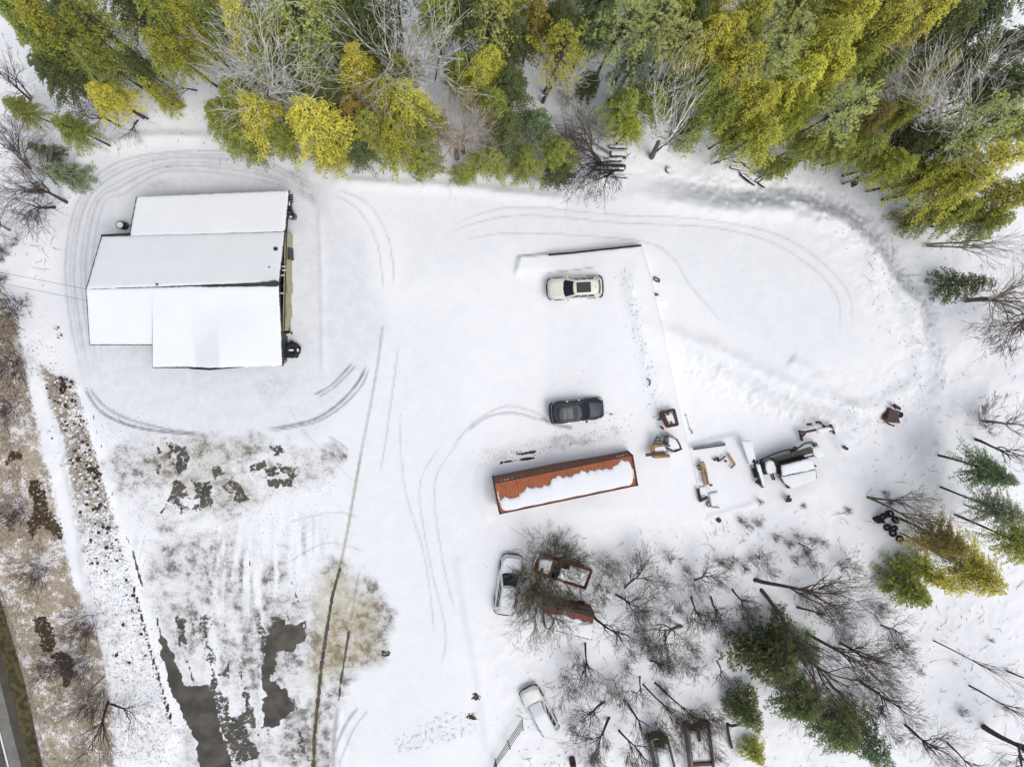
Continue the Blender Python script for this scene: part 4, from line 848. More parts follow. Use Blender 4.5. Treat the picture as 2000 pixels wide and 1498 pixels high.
mb = MB(); mb.mound([RO[0].xy, RO[1].xy, RO[1].lerp(RO[2], .14).xy, RO[0].lerp(RO[3], .2).xy], zv+.03, .05, seed=5, jitter=.1); obj('moss_patch', mb, M['moss'], t_, True)
d_ = (RO[0]-RO[1]).normalized(); nrm = Vector((d_.y, -d_.x, 0)); NSE = [RO[0]+d_*1.35, RO[3]+d_*1.3]
mb = MB(); mb.prism([p.xy for p in (NSE[0]-nrm*.1, RO[0], RO[3], NSE[1]+nrm*.1)], .35, 1.05); obj('hood', mb, M['rust_red'], t_)
mb = MB(); mb.mound([p.xy for p in (NSE[0], RO[0], RO[3], NSE[1])], 1.06, .15, seed=6); obj('snow_cover', mb, M['snow'], t_, True)
for i in range(3):
    p_ = RO[0].lerp(RO[1], .12+.3*i); e_ = RO[0].lerp(RO[1], .34+.3*i); o_ = Vector((d_.y, -d_.x, 0))*(-.01)
    nn = (RO[0]-RO[3]).normalized()*.012; mb = MB(); mb.add([p_+nn-Vector((0, 0, .25)), e_+nn-Vector((0, 0, .25)), e_+nn-Vector((0, 0, .8)), p_+nn-Vector((0, 0, .8))], [(0, 1, 2, 3)]); obj('side_window', mb, M['glass'], t_)
for p_ in (RO[0].lerp(RO[1], .15), RO[0].lerp(RO[1], .8), RO[3].lerp(RO[2], .15), RO[3].lerp(RO[2], .8)):
    mb = MB(); mb.lathe((p_.x, p_.y, .35), [(0, -.1), (.35, -.1), (.35, .1), (0, .1)], 14, Matrix.Rotation(math.pi/2, 4, 'X')); obj('wheel', mb, M['rubber'], t_)

# ------------------------------------------------------------------ yard machinery, traced where it stands
def P(x, y, z): 
    p_ = G(x, y, z); return p_
def ring(pts, z): return [G(a, b, z).xy for a, b in pts]
def bars(mb, segs, z, wd, ht=None):
    for s_ in segs:
        for (a, b) in zip(s_[:-1], s_[1:]): mb.beam(P(a[0], a[1], a[2] if len(a) > 2 else z), P(b[0], b[1], b[2] if len(b) > 2 else z), wd, ht or wd)
# retaining edge of the parking pad
c = G(1190, 486, .1); mb = MB()
for a, b in (((1072, 498), (1110, 495)), ((1111, 495), (1160, 489.5)), ((1161, 489.3), (1210, 484.3)), ((1211, 484), (1250, 480))):
    mb.beam(G(a[0], a[1], 0.1), G(b[0], b[1], .1), .16, .5)
tag(obj('retaining_timber', mb, M['dark_wood']), 'dark timber edging half buried along the top of the parking pad', 'edging')
# rusty square frame with tines
c = P(1305, 817, 0); t_ = thing('harrow_frame', c, 'rusty square steel frame full of snow beside the pad edge, below the dark SUV', 'machine')
mb = MB(); bars(mb, [[(1291, 806), (1316, 800), (1323, 829), (1302, 833), (1291, 806)], [(1296, 812), (1304, 832)]], .7, .2, .3); obj('frame', mb, M['rust'], t_)
mb = MB(); bars(mb, [[(1304, 806), (1305, 811)], [(1314, 806), (1318, 818)], [(1297, 811), (1300, 819)], [(1302, 822), (1306, 830)], [(1312, 828), (1311, 824)], [(1318, 815), (1320, 828)]], .75, .16, .2); obj('tines', mb, M['dark_red'], t_)
mb = MB(); mb.mound(ring([(1297, 808), (1313, 805), (1319, 826), (1305, 830)], .5), gz(c.x, c.y)+.5, .16, jitter=.05); obj('snow_cover', mb, M['snow'], t_, True)
mb = MB(); bars(mb, [[(1293, 803), (1289, 812)], [(1284, 820), (1292, 818)], [(1289, 806), (1291, 815)], [(1296, 802), (1300, 803)]], .4, .13); mb.lathe(P(1293, 813, .4), [(.28, 0), (.3, .2), (.1, .25), (0, .2)], 12); obj('hitch', mb, M['black'], t_)
# yellow grader-like implement
c = P(1292, 872, 0); t_ = thing('yellow_implement', c, 'faded yellow implement with a maroon beam lying across it, near container\'s right end', 'machine')
mb = MB(); bars(mb, [[(1274, 870), (1276, 893)], [(1277, 891.5), (1308, 890)], [(1276, 871), (1297, 868)]], .8, .24, .3); obj('frame', mb, M['yellow'], t_)
mb = MB(); mb.mound(ring([(1277, 872), (1296, 870), (1302, 878), (1298, 883), (1278, 886)], .75), gz(c.x, c.y)+.68, .14, jitter=.03); obj('snow_cover', mb, M['snow'], t_, True)
mb = MB(); bars(mb, [[(1261, 888.3), (1299, 884.5)]], 1.0, .26, .2); obj('beam', mb, M['dark_red'], t_)
mb = MB(); bars(mb, [[(1278, 863), (1284, 852), (1291, 861), (1302, 868, .9)], [(1280, 861), (1292, 862)], [(1298, 867), (1309, 871)], [(1276, 866), (1290, 867)]], 1.1, .13); obj('mast', mb, M['green_paint'], t_)
mb = MB(); mb.lathe(P(1302, 858, .7), [(0, -.12), (.3, -.12), (.42, 0), (.3, .12), (0, .12)], 14, Matrix.Rotation(1.3, 4, 'Y')); mb.tube([P(1299, 866, .7), P(1303, 851, .9)], [.3, .2], 8); obj('drum', mb, M['steel'], t_, True)
# big snow-covered blade / dump body beside it
c = P(1315, 865, 0); t_ = thing('snow_pusher_blade', c, 'many-sided steel tray heaped with snow, right of the yellow implement', 'blade')
OUT = [(1302, 845), (1321, 857), (1327, 868), (1329.5, 876), (1316, 882), (1301, 875), (1305, 860)]
mb = MB(); bars(mb, [OUT[:6]], .55, .07, .5); obj('rim', mb, M['black'], t_)
mb = MB(); mb.mound(ring([(1300, 849), (1319, 858), (1325, 868), (1327, 875), (1315, 880), (1303, 874), (1306, 860)], .6), gz(c.x, c.y)+.5, .25, jitter=.02); obj('snow_cover', mb, M['snow'], t_, True)
mb = MB(); bars(mb, [[(1290, 833), (1296, 838)], [(1303, 872), (1314, 881)]], .4, .2); obj('bracket', mb, M['black'], t_)
mb = MB(); mb.mound(ring([(1297, 887), (1304, 880), (1313, 884), (1316, 887)], .4), gz(c.x, c.y)+.3, .2, jitter=.04, step=.15); obj('snow_lump', mb, M['snow'], t_, True)
# plank, tan beam, wooden corner, wheel, small scraps
t_ = thing('channel_beam', P(1385, 872, 0), 'grey steel channel lying level above the scattered scrap', 'beam'); mb = MB(); bars(mb, [[(1354, 876), (1416, 867)]], .3, .28, .14); obj('web', mb, M['steel'], t_)
mb = MB(); bars(mb, [[(1354, 877.5), (1416, 869)], [(1372, 872.5), (1374, 875)]], .36, .07, .12); obj('flange', mb, M['black'], t_)
t_ = thing('steel_beam', P(1377, 925, 0), 'tan bolted beam lying slantwise with a snow-capped end', 'beam'); mb = MB(); bars(mb, [[(1370, 902), (1376, 922), (1379, 945)]], .5, .42, .3); obj('beam', mb, M['fresh_wood'], t_)
mb = MB()
for i in range(7): p_ = P(1376+i*1.2, 918+i*4.3, .7); mb.lathe(p_, [(.05, 0), (.05, .1), (0, .12)], 6)
obj('bolt', mb, M['rust'], t_); mb = MB(); bars(mb, [[(1361, 911), (1369, 907)], [(1363, 915), (1368, 917)], [(1371, 925), (1376, 924)], [(1385, 948), (1391, 947)]], .4, .16); obj('lug', mb, M['black'], t_)
mb = MB(); mb.mound(ring([(1378, 947), (1383, 945), (1393, 958), (1390, 960)], .5), .7, .14, jitter=.02, step=.15); obj('snow_cover', mb, M['snow'], t_, True)
t_ = thing('timber_corner', P(1425, 895, 0), 'bent piece of pale timber shaped like a hook right of the tan beam', 'timber'); mb = MB(); bars(mb, [[(1421, 885), (1435, 907)]], .3, .22, .12); obj('board', mb, M['fresh_wood'], t_)
mb = MB(); bars(mb, [[(1435, 907), (1427, 914)], [(1417, 890), (1405, 900)]], .3, .12); obj('brace', mb, M['old_wood'], t_)
mb = MB(); bars(mb, [[(1400, 896), (1404, 901), (1401, 893)], [(1394, 896), (1397, 899)], [(1416, 900), (1419, 901)]], .25, .18); tag(obj('engine_scrap', mb, M['dark_wood']), 'small dark greasy lump of scrap left of the bent timber', 'scrap')
c = P(1384, 983, 0); t_ = thing('spare_wheel', c, 'single grey wheel lying flat in the snow below the scrap', 'wheel'); mb = MB(); ax = Matrix.Rotation(.45, 4, 'Y'); mb.torus(c+Vector((0, 0, .15)), .24, .075, ax); obj('tyre', mb, M['steel'], t_, True)
mb = MB(); mb.lathe(c+Vector((0, 0, .15)), [(.2, .02), (.1, .06), (.07, .03)], 14, ax); obj('rim', mb, M['white_paint'], t_, True); mb = MB(); mb.lathe(c+Vector((0, 0, .15)), [(.07, .03), (.05, .1), (0, .1)], 8, ax); obj('hub', mb, M['black'], t_)
t_ = thing('axle_frame', P(1377, 970, 0), 'dark axle and drawbar left of the grey wheel', 'axle'); mb = MB(); bars(mb, [[(1366, 978), (1381, 971)], [(1363, 954), (1367, 975)]], .35, .22); obj('axle', mb, M['rust'], t_)
mb = MB(); mb.mound(ring([(1368, 952), (1380, 950), (1384, 968), (1370, 973)], .4), .35, .2, jitter=.08); obj('snow_cover', mb, M['snow'], t_, True); mb = MB(); bars(mb, [[(1383, 972), (1390, 990), (1405, 991)]], .3, .1); obj('drawbar', mb, M['steel'], t_)
t_ = thing('flat_trailer', P(1398, 975, 0), 'long low trailer completely under snow below the spare wheel\'s right', 'trailer')
mb = MB(); mb.prism(ring([(1386, 966), (1402, 962), (1406, 988), (1392, 991)], .4), .2, .42); obj('deck', mb, M['dark_wood'], t_); mb = MB(); mb.mound(ring([(1385, 965), (1403, 961), (1407, 987), (1391, 991)], .4), .43, .2, jitter=.03); obj('snow_cover', mb, M['snow'], t_, True)
# snow-capped long beam left of the truck
c = P(1485, 925, 0); t_ = thing('steel_girder', c, 'long dark girder with a snow-topped edge left of the old flatbed truck', 'girder')
mb = MB(); bars(mb, [[(1474, 903), (1479, 925), (1487, 951)]], .75, .12, .6); obj('web', mb, M['black'], t_); mb = MB(); mb.prism(ring([(1473, 903), (1479, 903), (1493, 950), (1487, 952)], .8), .7, .85); obj('flange', mb, M['black'], t_)
mb = MB(); mb.mound(ring([(1473, 904), (1479, 904), (1493, 949), (1487, 951)], .85), .86, .15, jitter=.015, step=.2); obj('snow_cover', mb, M['snow'], t_, True)
mb = MB(); bars(mb, [[(1469, 899), (1478, 902)], [(1478, 940), (1483, 944)]], .6, .3); mb.tube([P(1471, 914, .35), P(1476, 932, .35)], .16, 8); obj('bracket', mb, M['rubber'], t_)
for pts, lb in ((((1440, 858), (1456, 854), (1462, 880), (1472, 906), (1466, 908)), 'long straight snow-covered plank left above the dark girder'),):
    mb = MB(); mb.mound(ring([(1441, 858), (1457, 855), (1473, 903), (1462, 907)], .2), .15, .22, jitter=.02); tag(obj('covered_plank', mb, M['snow'], smooth=True), lb, 'plank')
# old flatbed truck
c = P(1540, 910, 0); t_ = thing('flatbed_truck', c, 'old flatbed truck under snow with grey weathered deck boards showing', 'truck')
CAB = [(1487, 899), (1496, 893), (1504, 894), (1511, 908), (1512, 922), (1495, 926), (1490, 915)]
mb = MB(); mb.prism(ring(CAB, .9), .3, .95, .94); obj('hood', mb, M['steel'], t_); mb = MB(); mb.mound(ring([(1489, 900), (1496, 896), (1503, 896), (1510, 909), (1511, 920), (1496, 924), (1491, 915)], 1.0), .98, .2, jitter=.02); obj('snow_cover', mb, M['snow'], t_, True)
mb = MB(); bars(mb, [[(1487, 897), (1487, 910), (1494, 926)]], .7, .2, .5); obj('bumper', mb, M['black'], t_)
mb = MB(); mb.prism(ring([(1503, 893), (1513, 897), (1526, 926), (1516, 921)], 1.2), .4, 1.25, .95); obj('cab', mb, M['dark_wood'], t_)
for i in range(6):                              # deck boards
    f = i/6; a0 = Vector((1503+4*f, 891+9*f)); a1 = Vector((1573+5*f, 868+9*f)); b0 = a0+Vector((.6, 1.35)); b1 = a1+Vector((.7, 1.35))
    mb = MB(); mb.prism(ring([tuple(a0), tuple(a1), tuple(b1), tuple(b0)], 1.0), .9+.01*(i % 2), 1.0+.012*(i % 2)); obj('deck_board', mb, M['old_wood'], t_)
mb = MB(); mb.prism(ring([(1503, 892), (1575, 870), (1579, 880), (1508, 903)], .8), .5, .87); obj('chassis', mb, M['black'], t_)
BX = [(1519, 905), (1571, 891), (1580, 896), (1586, 914), (1524, 928)]
mb = MB(); mb.prism(ring(BX, 1.7), .3, 1.75); obj('cargo_box', mb, M['dark_wood'], t_); mb = MB(); mb.mound(ring([(1520, 906), (1571, 892), (1580, 896), (1585, 913), (1524, 927)], 1.8), 1.76, .2, jitter=.035); obj('snow_cover', mb, M['snow'], t_, True)
mb = MB(); bars(mb, [[(1576, 892), (1591, 890)], [(1584, 912), (1592, 909), (1594, 911)], [(1505, 926), (1509, 937)], [(1509, 925), (1513, 937)]], 1.0, .13); obj('rack_bar', mb, M['black'], t_)
mb = MB(); mb.prism(ring([(1519, 930), (1588, 915), (1592, 933), (1528, 942)], .5), .2, .6); obj('side_skirt', mb, M['black'], t_); mb = MB(); mb.mound(ring([(1521, 929), (1587, 914), (1592, 936), (1545, 953), (1530, 942)], .6), .6, .16, jitter=.02); obj('snow_cover', mb, M['snow'], t_, True)
mb = MB(); mb.mound(ring([(1575, 871), (1588, 866), (1602, 884), (1588, 893), (1578, 884)], .8), .65, .28, jitter=.03); obj('snow_cover', mb, M['snow'], t_, True)
mb = MB(); mb.tube([G(a, b, .75) for a, b in smooth_line([(1487, 897), (1505, 889), (1530, 880), (1558, 875), (1570, 867), (1585, 864), (1596, 870), (1603, 883)], 3)], .09, 6); obj('guard_rail', mb, M['steel'], t_, True)
for i, (a, b) in enumerate(((1540, 949), (1548, 880), (1553, 876), (1591, 868))): mb = MB(); mb.lathe(P(a, b, .35), [(0, -.1), (.22, -.1), (.24, .1), (0, .12)], 10, Matrix.Rotation(.6, 4, 'X')); obj('wheel', mb, M['rubber'], t_)
# red plow frame
c = P(1595, 840, 0); t_ = thing('plow_frame', c, 'dark red blade frame with splayed legs above the flatbed truck', 'machine')
mb = MB(); bars(mb, [[(1561, 845), (1575, 843), (1600, 838), (1614, 834), (1624, 833)]], .7, .16, .3); obj('crossbar', mb, M['dark_red'], t_)
mb = MB(); mb.add([P(1560, 840, .75), P(1578, 842, .75), P(1563, 848, .7)], [(0, 1, 2)]); mb.add([P(1611, 834, .75), P(1622, 828, .75), P(1625, 836, .7)], [(0, 1, 2)]); bars(mb, [[(1561, 841), (1566, 860, .2)], [(1566, 853), (1574, 843)], [(1622, 829), (1629, 847, .2)], [(1615, 836), (1622, 842)]], .7, .18); obj('leg', mb, M['dark_red'], t_)

for sg_ in ([(1576, 829), (1585, 828)], [(1593, 825), (1600, 824), (1604, 828)], [(1606, 830), (1611, 833)]): mb = MB(); bars(mb, [sg_], .6, .18); obj('bracket', mb, M['rust'], t_)
mb = MB(); mb.mound(ring([(1579, 832), (1602, 828), (1610, 833), (1600, 836), (1582, 840)], .5), .5, .3, jitter=.05); obj('snow_cover', mb, M['snow'], t_, True)
# dark red compressor on the right
c = P(1743, 810, 0); t_ = thing('red_compressor', c, 'small dark red engine unit with a round snow-filled drum at right side of the yard', 'machine')
mb = MB(); mb.prism(ring([(1733, 812), (1744, 797), (1751, 801), (1748, 812), (1742, 823), (1731, 824), (1727, 820)], .8), .1, .85, .9); obj('housing', mb, M['dark_red'], t_)
mb = MB(); mb.torus(P(1752, 808.5, .8), .27, .07); mb.lathe(P(1752, 808.5, .3), [(.27, 0), (.29, .5)], 16); obj('drum', mb, M['black'], t_, True); mb = MB(); p_ = P(1752, 808.5, .7); mb.lathe(p_, [(.26, 0), (.2, .09), (0, .12)], 14); obj('snow_patch', mb, M['snow'], t_, True)
for sg_ in ([(1746, 790), (1758, 797)], [(1747, 794), (1758, 800)], [(1745, 792), (1750, 798)], [(1729, 812), (1733, 813)], [(1744, 819), (1750, 824)], [(1736, 828), (1746, 832)], [(1728, 822), (1737, 829)]): mb = MB(); bars(mb, [sg_], .6, .14); obj('bracket', mb, M['black'], t_)
mb = MB(); bars(mb, [[(1648, 872), (1652, 876), (1655, 876)]], .25, .25); tag(obj('scrap_piece', mb, M['black']), 'small black scrap poking out of the snow right of the flatbed truck', 'scrap')
mb = MB(); p_ = P(1403, 1015, .1); mb.lathe(p_, [(.2, 0), (.22, .2), (.1, .26), (0, .22)], 10); tag(obj('black_bucket', mb, M['black'], smooth=True), 'small black bucket sunk in the snow below the spare wheel', 'bucket')
mb = MB(); rr = random.Random(4)
for a, b in ((1540, 972), (1543, 978), (1537, 979)): mb.beam(P(a, b, 0), P(a+1, b-4, .9), .16)
mb.beam(P(1535, 979, .2), P(1545, 978, .2), .14); tag(obj('tripod_stand', mb, M['moss']), 'small dark tripod stump below the flatbed truck', 'stand')
# mat frame, box and hoop near the pad
c = P(1283, 546, 0); mb = MB(); bars(mb, [[(1278, 541), (1288, 546), (1287, 551.5), (1277.5, 547), (1278, 541)]], .15, .1); tag(obj('rubber_frame', mb, M['black']), 'small black rectangular frame lying in snow right of the pad corner', 'frame')
c = P(1282.5, 575.5, 0); t_ = thing('grey_box', c, 'small grey box on the snow below the black rectangular frame', 'box'); mb = MB(); mb.prism(ring([(1279, 573), (1286, 574), (1286, 578.5), (1279, 578)], .2), 0, .3); obj('case', mb, M['steel'], t_)
mb = MB(); mb.prism(ring([(1280, 573.5), (1283, 574), (1283, 577), (1280, 577)], .3), .3, .34); obj('lid', mb, M['black'], t_)
mb = MB(); mb.tube([P(a, b, .15) for a, b in smooth_line([(1263, 740), (1268, 742), (1270, 747), (1268, 753)], 3)], .05, 5); tag(obj('curved_hose', mb, M['black']), 'short curved black hose on the snow bank of the pad', 'hose')
mb = MB(); bars(mb, [[(1338, 809), (1340, 812)], [(1346, 837), (1351, 841), (1352, 847)]], .1, .09); mb.tube([P(1340, 812, .08), P(1347, 837, .08)], .02, 4); tag(obj('steel_cable', mb, M['steel']), 'thin cable trailing below the pad edge, right of the rusty square frame', 'cable')
# wire gate panel at the bottom
c = P(995, 1450, 0); t_ = thing('gate_panel', c, 'tubular farm gate leaning low in the snow left of the white minivan', 'gate')
for k_ in range(4):
    o_ = k_*3.9; mb = MB(); mb.tube([P(1019+.2*k_, 1406+o_*1.4, 1.0-.2*k_), P(992+o_*.5, 1448+o_*.7, 1.0-.2*k_), P(967+o_*.3, 1486+o_*.6, 1.0-.2*k_)], .032, 5); obj('rail', mb, M['black'], t_)
for a in (((1020, 1402), (1022, 1426)), ((991, 1445), (997, 1462)), ((967, 1481), (970, 1496))): mb = MB(); mb.beam(P(*a[0], 1.05), P(*a[1], 0.05), .07); obj('upright', mb, M['black'], t_)
for k_ in range(5): mb = MB(); mb.tube([P(967+k_*.9, 1486+k_*1.8, 1.0-.2*k_), P(955+k_*2.5, 1530, 1.0-.2*k_)], .03, 5); obj('rail', mb, M['black'], t_)
# barrel bits at the bottom
c = P(1117, 1480, 0); mb = MB(); mb.lathe(c, [(0, 0), (.3, 0), (.32, .5), (.28, .9), (.1, 1.0), (0, 1.0)], 12, Matrix.Rotation(.3, 4, 'X')); tag(obj('rusty_barrel', mb, M['dark_red'], smooth=True), 'small rust-red barrel among bare branches at the bottom edge', 'barrel')
c = P(1425, 1425, 0); t_ = thing('bent_pipe', c, 'mossy black T-shaped pipe frame right of the dark red truck', 'pipe frame')
mb = MB(); mb.tube([P(1420, 1412, .9), P(1427, 1417, .9), P(1440, 1415, .9), P(1448, 1409, .9)], .14, 7); obj('crossbar', mb, M['moss'], t_, True); mb = MB(); mb.tube([P(1420, 1413, .9), P(1422, 1430, .6), P(1429, 1459, .2)], .14, 7); obj('leg', mb, M['black'], t_, True)
# tyres
ty = [(1716, 1015, 0, .1), (1721, 1018, .1, 1.4), (1725, 1008, .2, 1.2), (1731, 1005, 0, 1.1), (1738, 1003, .1, .4), (1733, 1030, 0, .25), (1746, 1032, .1, .3), (1744, 1041, 0, .2), (1712, 1012, 0, 1.3), (1749, 1015, 0, .5), (1757, 1052, 0, .2)]
tl = ['leftmost flat tyre of the heap', 'upright tyre leaning on the leftmost tyre', 'tyre at the heap\'s upper left shoulder', 'topmost upright tyre of the heap', 'tyre under the leaning trunk at the heap\'s top', 'grey-topped flat tyre in the middle of the heap', 'tyre right of the grey-topped one', 'lowest tyre beside the mossy trunk base', 'upright outermost tyre on the heap\'s left side', 'tyre on the heap\'s right side', 'lone tyre below the heap in the mossy ground']
t0 = None
for (a, b, up, tilt), lb in zip(ty, tl):
    c = P(a, b, .15+up*2)
    if t0 is None:
        t0 = thing('old_tyre', c, lb, 'tyre', 'old tyres heaped under the trees'); mb = MB(); mb.torus((0, 0, 0), .26, .115); obj('tread', mb, M['rubber'], t0, True, local=True); mb = MB(); mb.torus((0, 0, 0), .17, .03, n=14, m=5); obj('bead', mb, M['black'], t0, True, local=True); o_ = t0
    else:
        o_ = t0.copy(); S.collection.objects.link(o_); o_['label'] = lb; o_.location = c
        for ch in t0.children: d_ = ch.copy(); S.collection.objects.link(d_); d_.parent = o_
    o_.rotation_euler = (tilt*.8, tilt, a)
# ledges: logs and poles under snow at the forest edge
rr = random.Random(11)
LOGS = [((1395, 319), (1440, 311)), ((1426, 328), (1446, 333)), ((1444, 338), (1460, 342)), ((1446, 341), (1474, 363)), ((1452, 322), (1484, 345)), ((1484, 345), (1504, 346)), ((1476, 356), (1490, 348)), ((1480, 358), (1494, 367)), ((1517, 343), (1534, 337)), ((1519, 342), (1538, 350)), ((1432, 315), (1470, 321)), ((1460, 349), (1468, 350))]
ll = ['long log reaching right from the broken trunk in the brush pile', 'short dark log at the left of the brush pile', 'log lying just below the short dark one', 'long thin pole running down the brush pile', 'pole crossing the top of the brush pile', 'level log near the brush pile\'s right end', 'dark stub pointing up-right in the brush pile', 'lowest forked stub of the brush pile', 'snow-capped branch right of the brush pile', 'thin branch ending in the snow right of the pile', 'top log of the brush pile under the hemlock tip', 'tiny stub in the middle of the brush pile']
for ((a, b), (c_, d_)), lb in zip(LOGS, ll):
    p0, p1 = P(a, b, .15), P(c_, d_, .2); t_ = thing('fallen_log', p0, lb, 'log', 'logs of the snowy brush pile'); r_ = rr.uniform(.07, .13)
    mb = MB(); mb.tube([p0, p0.lerp(p1, .5)+Vector((rr.uniform(-.1, .1), rr.uniform(-.1, .1), .05)), p1], [r_, r_*.9, r_*.6], 7); obj('trunk', mb, M['dark_wood'], t_, True)
    u = (p1-p0); nn = Vector((-u.y, u.x, 0)).normalized()*r_*.8; mb = MB(); mb.mound([(p0+nn*1.4).xy, (p1+nn*1.4).xy, (p1-nn*.1).xy, (p0-nn*.1).xy], (p0.z+p1.z)/2+r_*.5, .14, jitter=.03, step=.2, seed=int(a)); obj('snow_cover', mb, M['snow'], t_, True)
for i, ((a, b), (c_, d_), wd) in enumerate((((1193, 302), (1222, 305), .5), ((1172, 315), (1214, 313), .3), ((1157, 329), (1218, 332), .3), ((1190, 288), (1225, 290), .25), ((1180, 345), (1222, 347), .15))):
    p0, p1 = P(a, b, .25), P(c_, d_, .25); t_ = thing('stacked_plank', p0, ['thick snowy board in the lumber pile, second from its top', 'middle long board of the lumber pile', 'reddish long board of the lumber pile, second from its bottom', 'topmost board of the lumber pile behind the bare tree', 'lowest thin board of the lumber pile'][i], 'plank', 'planks stacked behind the leaning bare tree')
    mb = MB(); mb.beam(p0, p1, wd, .2); obj('board', mb, M['old_wood'] if i != 2 else M['rust'], t_); mb = MB(); u = (p1-p0).normalized(); nn = Vector((-u.y, u.x, 0))*wd*.45; mb.mound([(p0+nn*1.3).xy, (p1+nn*1.3).xy, (p1-nn*.3).xy, (p0-nn*.3).xy], p0.z+.1, .12, jitter=.03, step=.2); obj('snow_cover', mb, M['snow'], t_, True)
c = P(1304, 333, 0); t_ = thing('snow_capped_stump', c, 'round snow-capped stump below the forked leaning tree', 'stump'); mb = MB(); mb.lathe(c, [(.28, -.1), (.24, .4), (0, .42)], 12); obj('stump', mb, M['dark_wood'], t_, True); mb = MB(); mb.lathe(c+Vector((0, 0, .42)), [(.25, 0), (.2, .14), (0, .2)], 12); obj('snow_cap', mb, M['snow'], t_, True)
c = P(1652, 363, 0); mb = MB(); mb.prism(ring([(1647, 358), (1662, 349), (1655, 369), (1649, 371)], .4), 0, .5, .8); tag(obj('blue_tarp_bundle', mb, M['navy_paint']), 'dark blue tarp bundle at the foot of the grey birch trunk', 'tarp')
# chunky snow along the lot and clods on the roadside bank
def rock(mb, c, r, rnd):
    t_ = (1+5**.5)/2; base_ = [(-1, t_, 0), (1, t_, 0), (-1, -t_, 0), (1, -t_, 0), (0, -1, t_), (0, 1, t_), (0, -1, -t_), (0, 1, -t_), (t_, 0, -1), (t_, 0, 1), (-t_, 0, -1), (-t_, 0, 1)]
    V = [c+Vector(v).normalized()*r*rnd.uniform(.7, 1.25)*1.0 for v in base_]
    mb.add(V, [(0, 11, 5), (0, 5, 1), (0, 1, 7), (0, 7, 10), (0, 10, 11), (1, 5, 9), (5, 11, 4), (11, 10, 2), (10, 7, 6), (7, 1, 8), (3, 9, 4), (3, 4, 2), (3, 2, 6), (3, 6, 8), (3, 8, 9), (4, 9, 5), (2, 4, 11), (6, 2, 10), (8, 6, 7), (9, 8, 1)])
rnd = random.Random(5); mbd = MB(); mbs = MB(); n1 = 0
while n1 < 520:
    y_ = rnd.uniform(735, 1100)+(rnd.uniform(0, 340) if rnd.random() < .3 else 0); e_ = float(rowx(y_, [(140, 735), (176, 870), (214, 1000), (250, 1120), (290, 1255), (345, 1440)])); x_ = e_-abs(rnd.gauss(0, 32))-2+rnd.uniform(0, 4)
    if x_ < e_-75: continue
    n1 += 1; dirty = rnd.random() < (.6 if y_ < 1050 else .5); r_ = rnd.uniform(.04, .04+.22*rnd.random()**2) if dirty else rnd.uniform(.06, .16)
    rock(mbd if dirty else mbs, G(x_, y_, r_*.25), r_, rnd)
for i in range(420):                               # clumps of plowed snow on banks
    k_ = rnd.random()
    if k_ < .55: j = rnd.randint(4, 13); a = FILL[j]; b = FILL[min(j+1, 14)]; f = rnd.random(); x_, y_ = a[0]+(b[0]-a[0])*f-abs(rnd.gauss(0, 20)), a[1]+(b[1]-a[1])*f+rnd.gauss(0, 14)
    else: y_ = rnd.uniform(520, 860); x_ = np.interp(y_, [p_[1] for p_ in PADE], [p_[0] for p_ in PADE])-45+rnd.gauss(0, 10)
    r_ = rnd.uniform(.03, .11); rock(mbs, G(x_, y_, r_*.1), r_, rnd)
tag(obj('dirt_clods', mbd, M['moss']), 'brown frozen dirt clods strewn along the roadside snow bank', 'clods', kind='stuff')
tag(obj('snow_chunks', mbs, M['snow'], smooth=True), 'broken lumps of plowed snow on the banks', 'snow chunks', kind='stuff')
# dead grass on the verge
mb = MB(); n1 = 0
while n1 < 9000:
    y_ = rnd.uniform(500, 1490); e_ = float(rowx(y_, EDGE)); s_ = max(-10, float(rowx(y_, SH)) if y_ > 1000 else -10); x_ = rnd.uniform(s_, e_+8)
    if e_ < s_ or vnoise(np.array(x_*.03), np.array(y_*.03), 4) < .42: n1 += 1; continue
    n1 += 1; c = G(x_, y_, 0)
    for k_ in range(2):
        d_ = Vector((rnd.gauss(0, .2), rnd.gauss(0, .2), rnd.uniform(.1, .35))); s2 = Vector((rnd.uniform(-1, 1), rnd.uniform(-1, 1), 0))*.014; mb.add([c-s2, c+s2, c+d_], [(0, 1, 2)])
m_gr = simple('dead_grass', (.30, .22, .11), .9, scale=2, col2=(.14, .09, .05)); tag(obj('dead_grass', mb, m_gr), 'dry tan grass flattened on the roadside verge', 'grass', kind='stuff')
# ------------------------------------------------------------------ trees
def leaf_mat(name):
    t = NT(name); t.n.remove(t.b); out = t.n['Material Output']
    oi = t.node('ShaderNodeObjectInfo'); at = t.node('ShaderNodeAttribute', attribute_name='leaf')
    sp = t.node('ShaderNodeSeparateColor'); t.l(at.outputs['Color'], sp.inputs[0])
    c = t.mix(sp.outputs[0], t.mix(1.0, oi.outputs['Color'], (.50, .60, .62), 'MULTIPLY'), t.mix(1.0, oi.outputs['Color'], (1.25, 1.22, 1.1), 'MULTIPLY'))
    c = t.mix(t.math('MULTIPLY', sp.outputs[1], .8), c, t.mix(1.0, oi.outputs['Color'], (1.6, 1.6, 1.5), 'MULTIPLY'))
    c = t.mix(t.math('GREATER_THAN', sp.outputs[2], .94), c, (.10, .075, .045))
    d = t.node('ShaderNodeBsdfDiffuse'); tr = t.node('ShaderNodeBsdfTranslucent'); t.l(c, d.inputs[0]); t.l(c, tr.inputs[0])
    mx = t.node('ShaderNodeMixShader'); mx.inputs[0].default_value = .3; t.l(d.outputs[0], mx.inputs[1]); t.l(tr.outputs[0], mx.inputs[2]); t.l(mx.outputs[0], out.inputs[0])
    return t.m
M['needles'] = leaf_mat('needles')
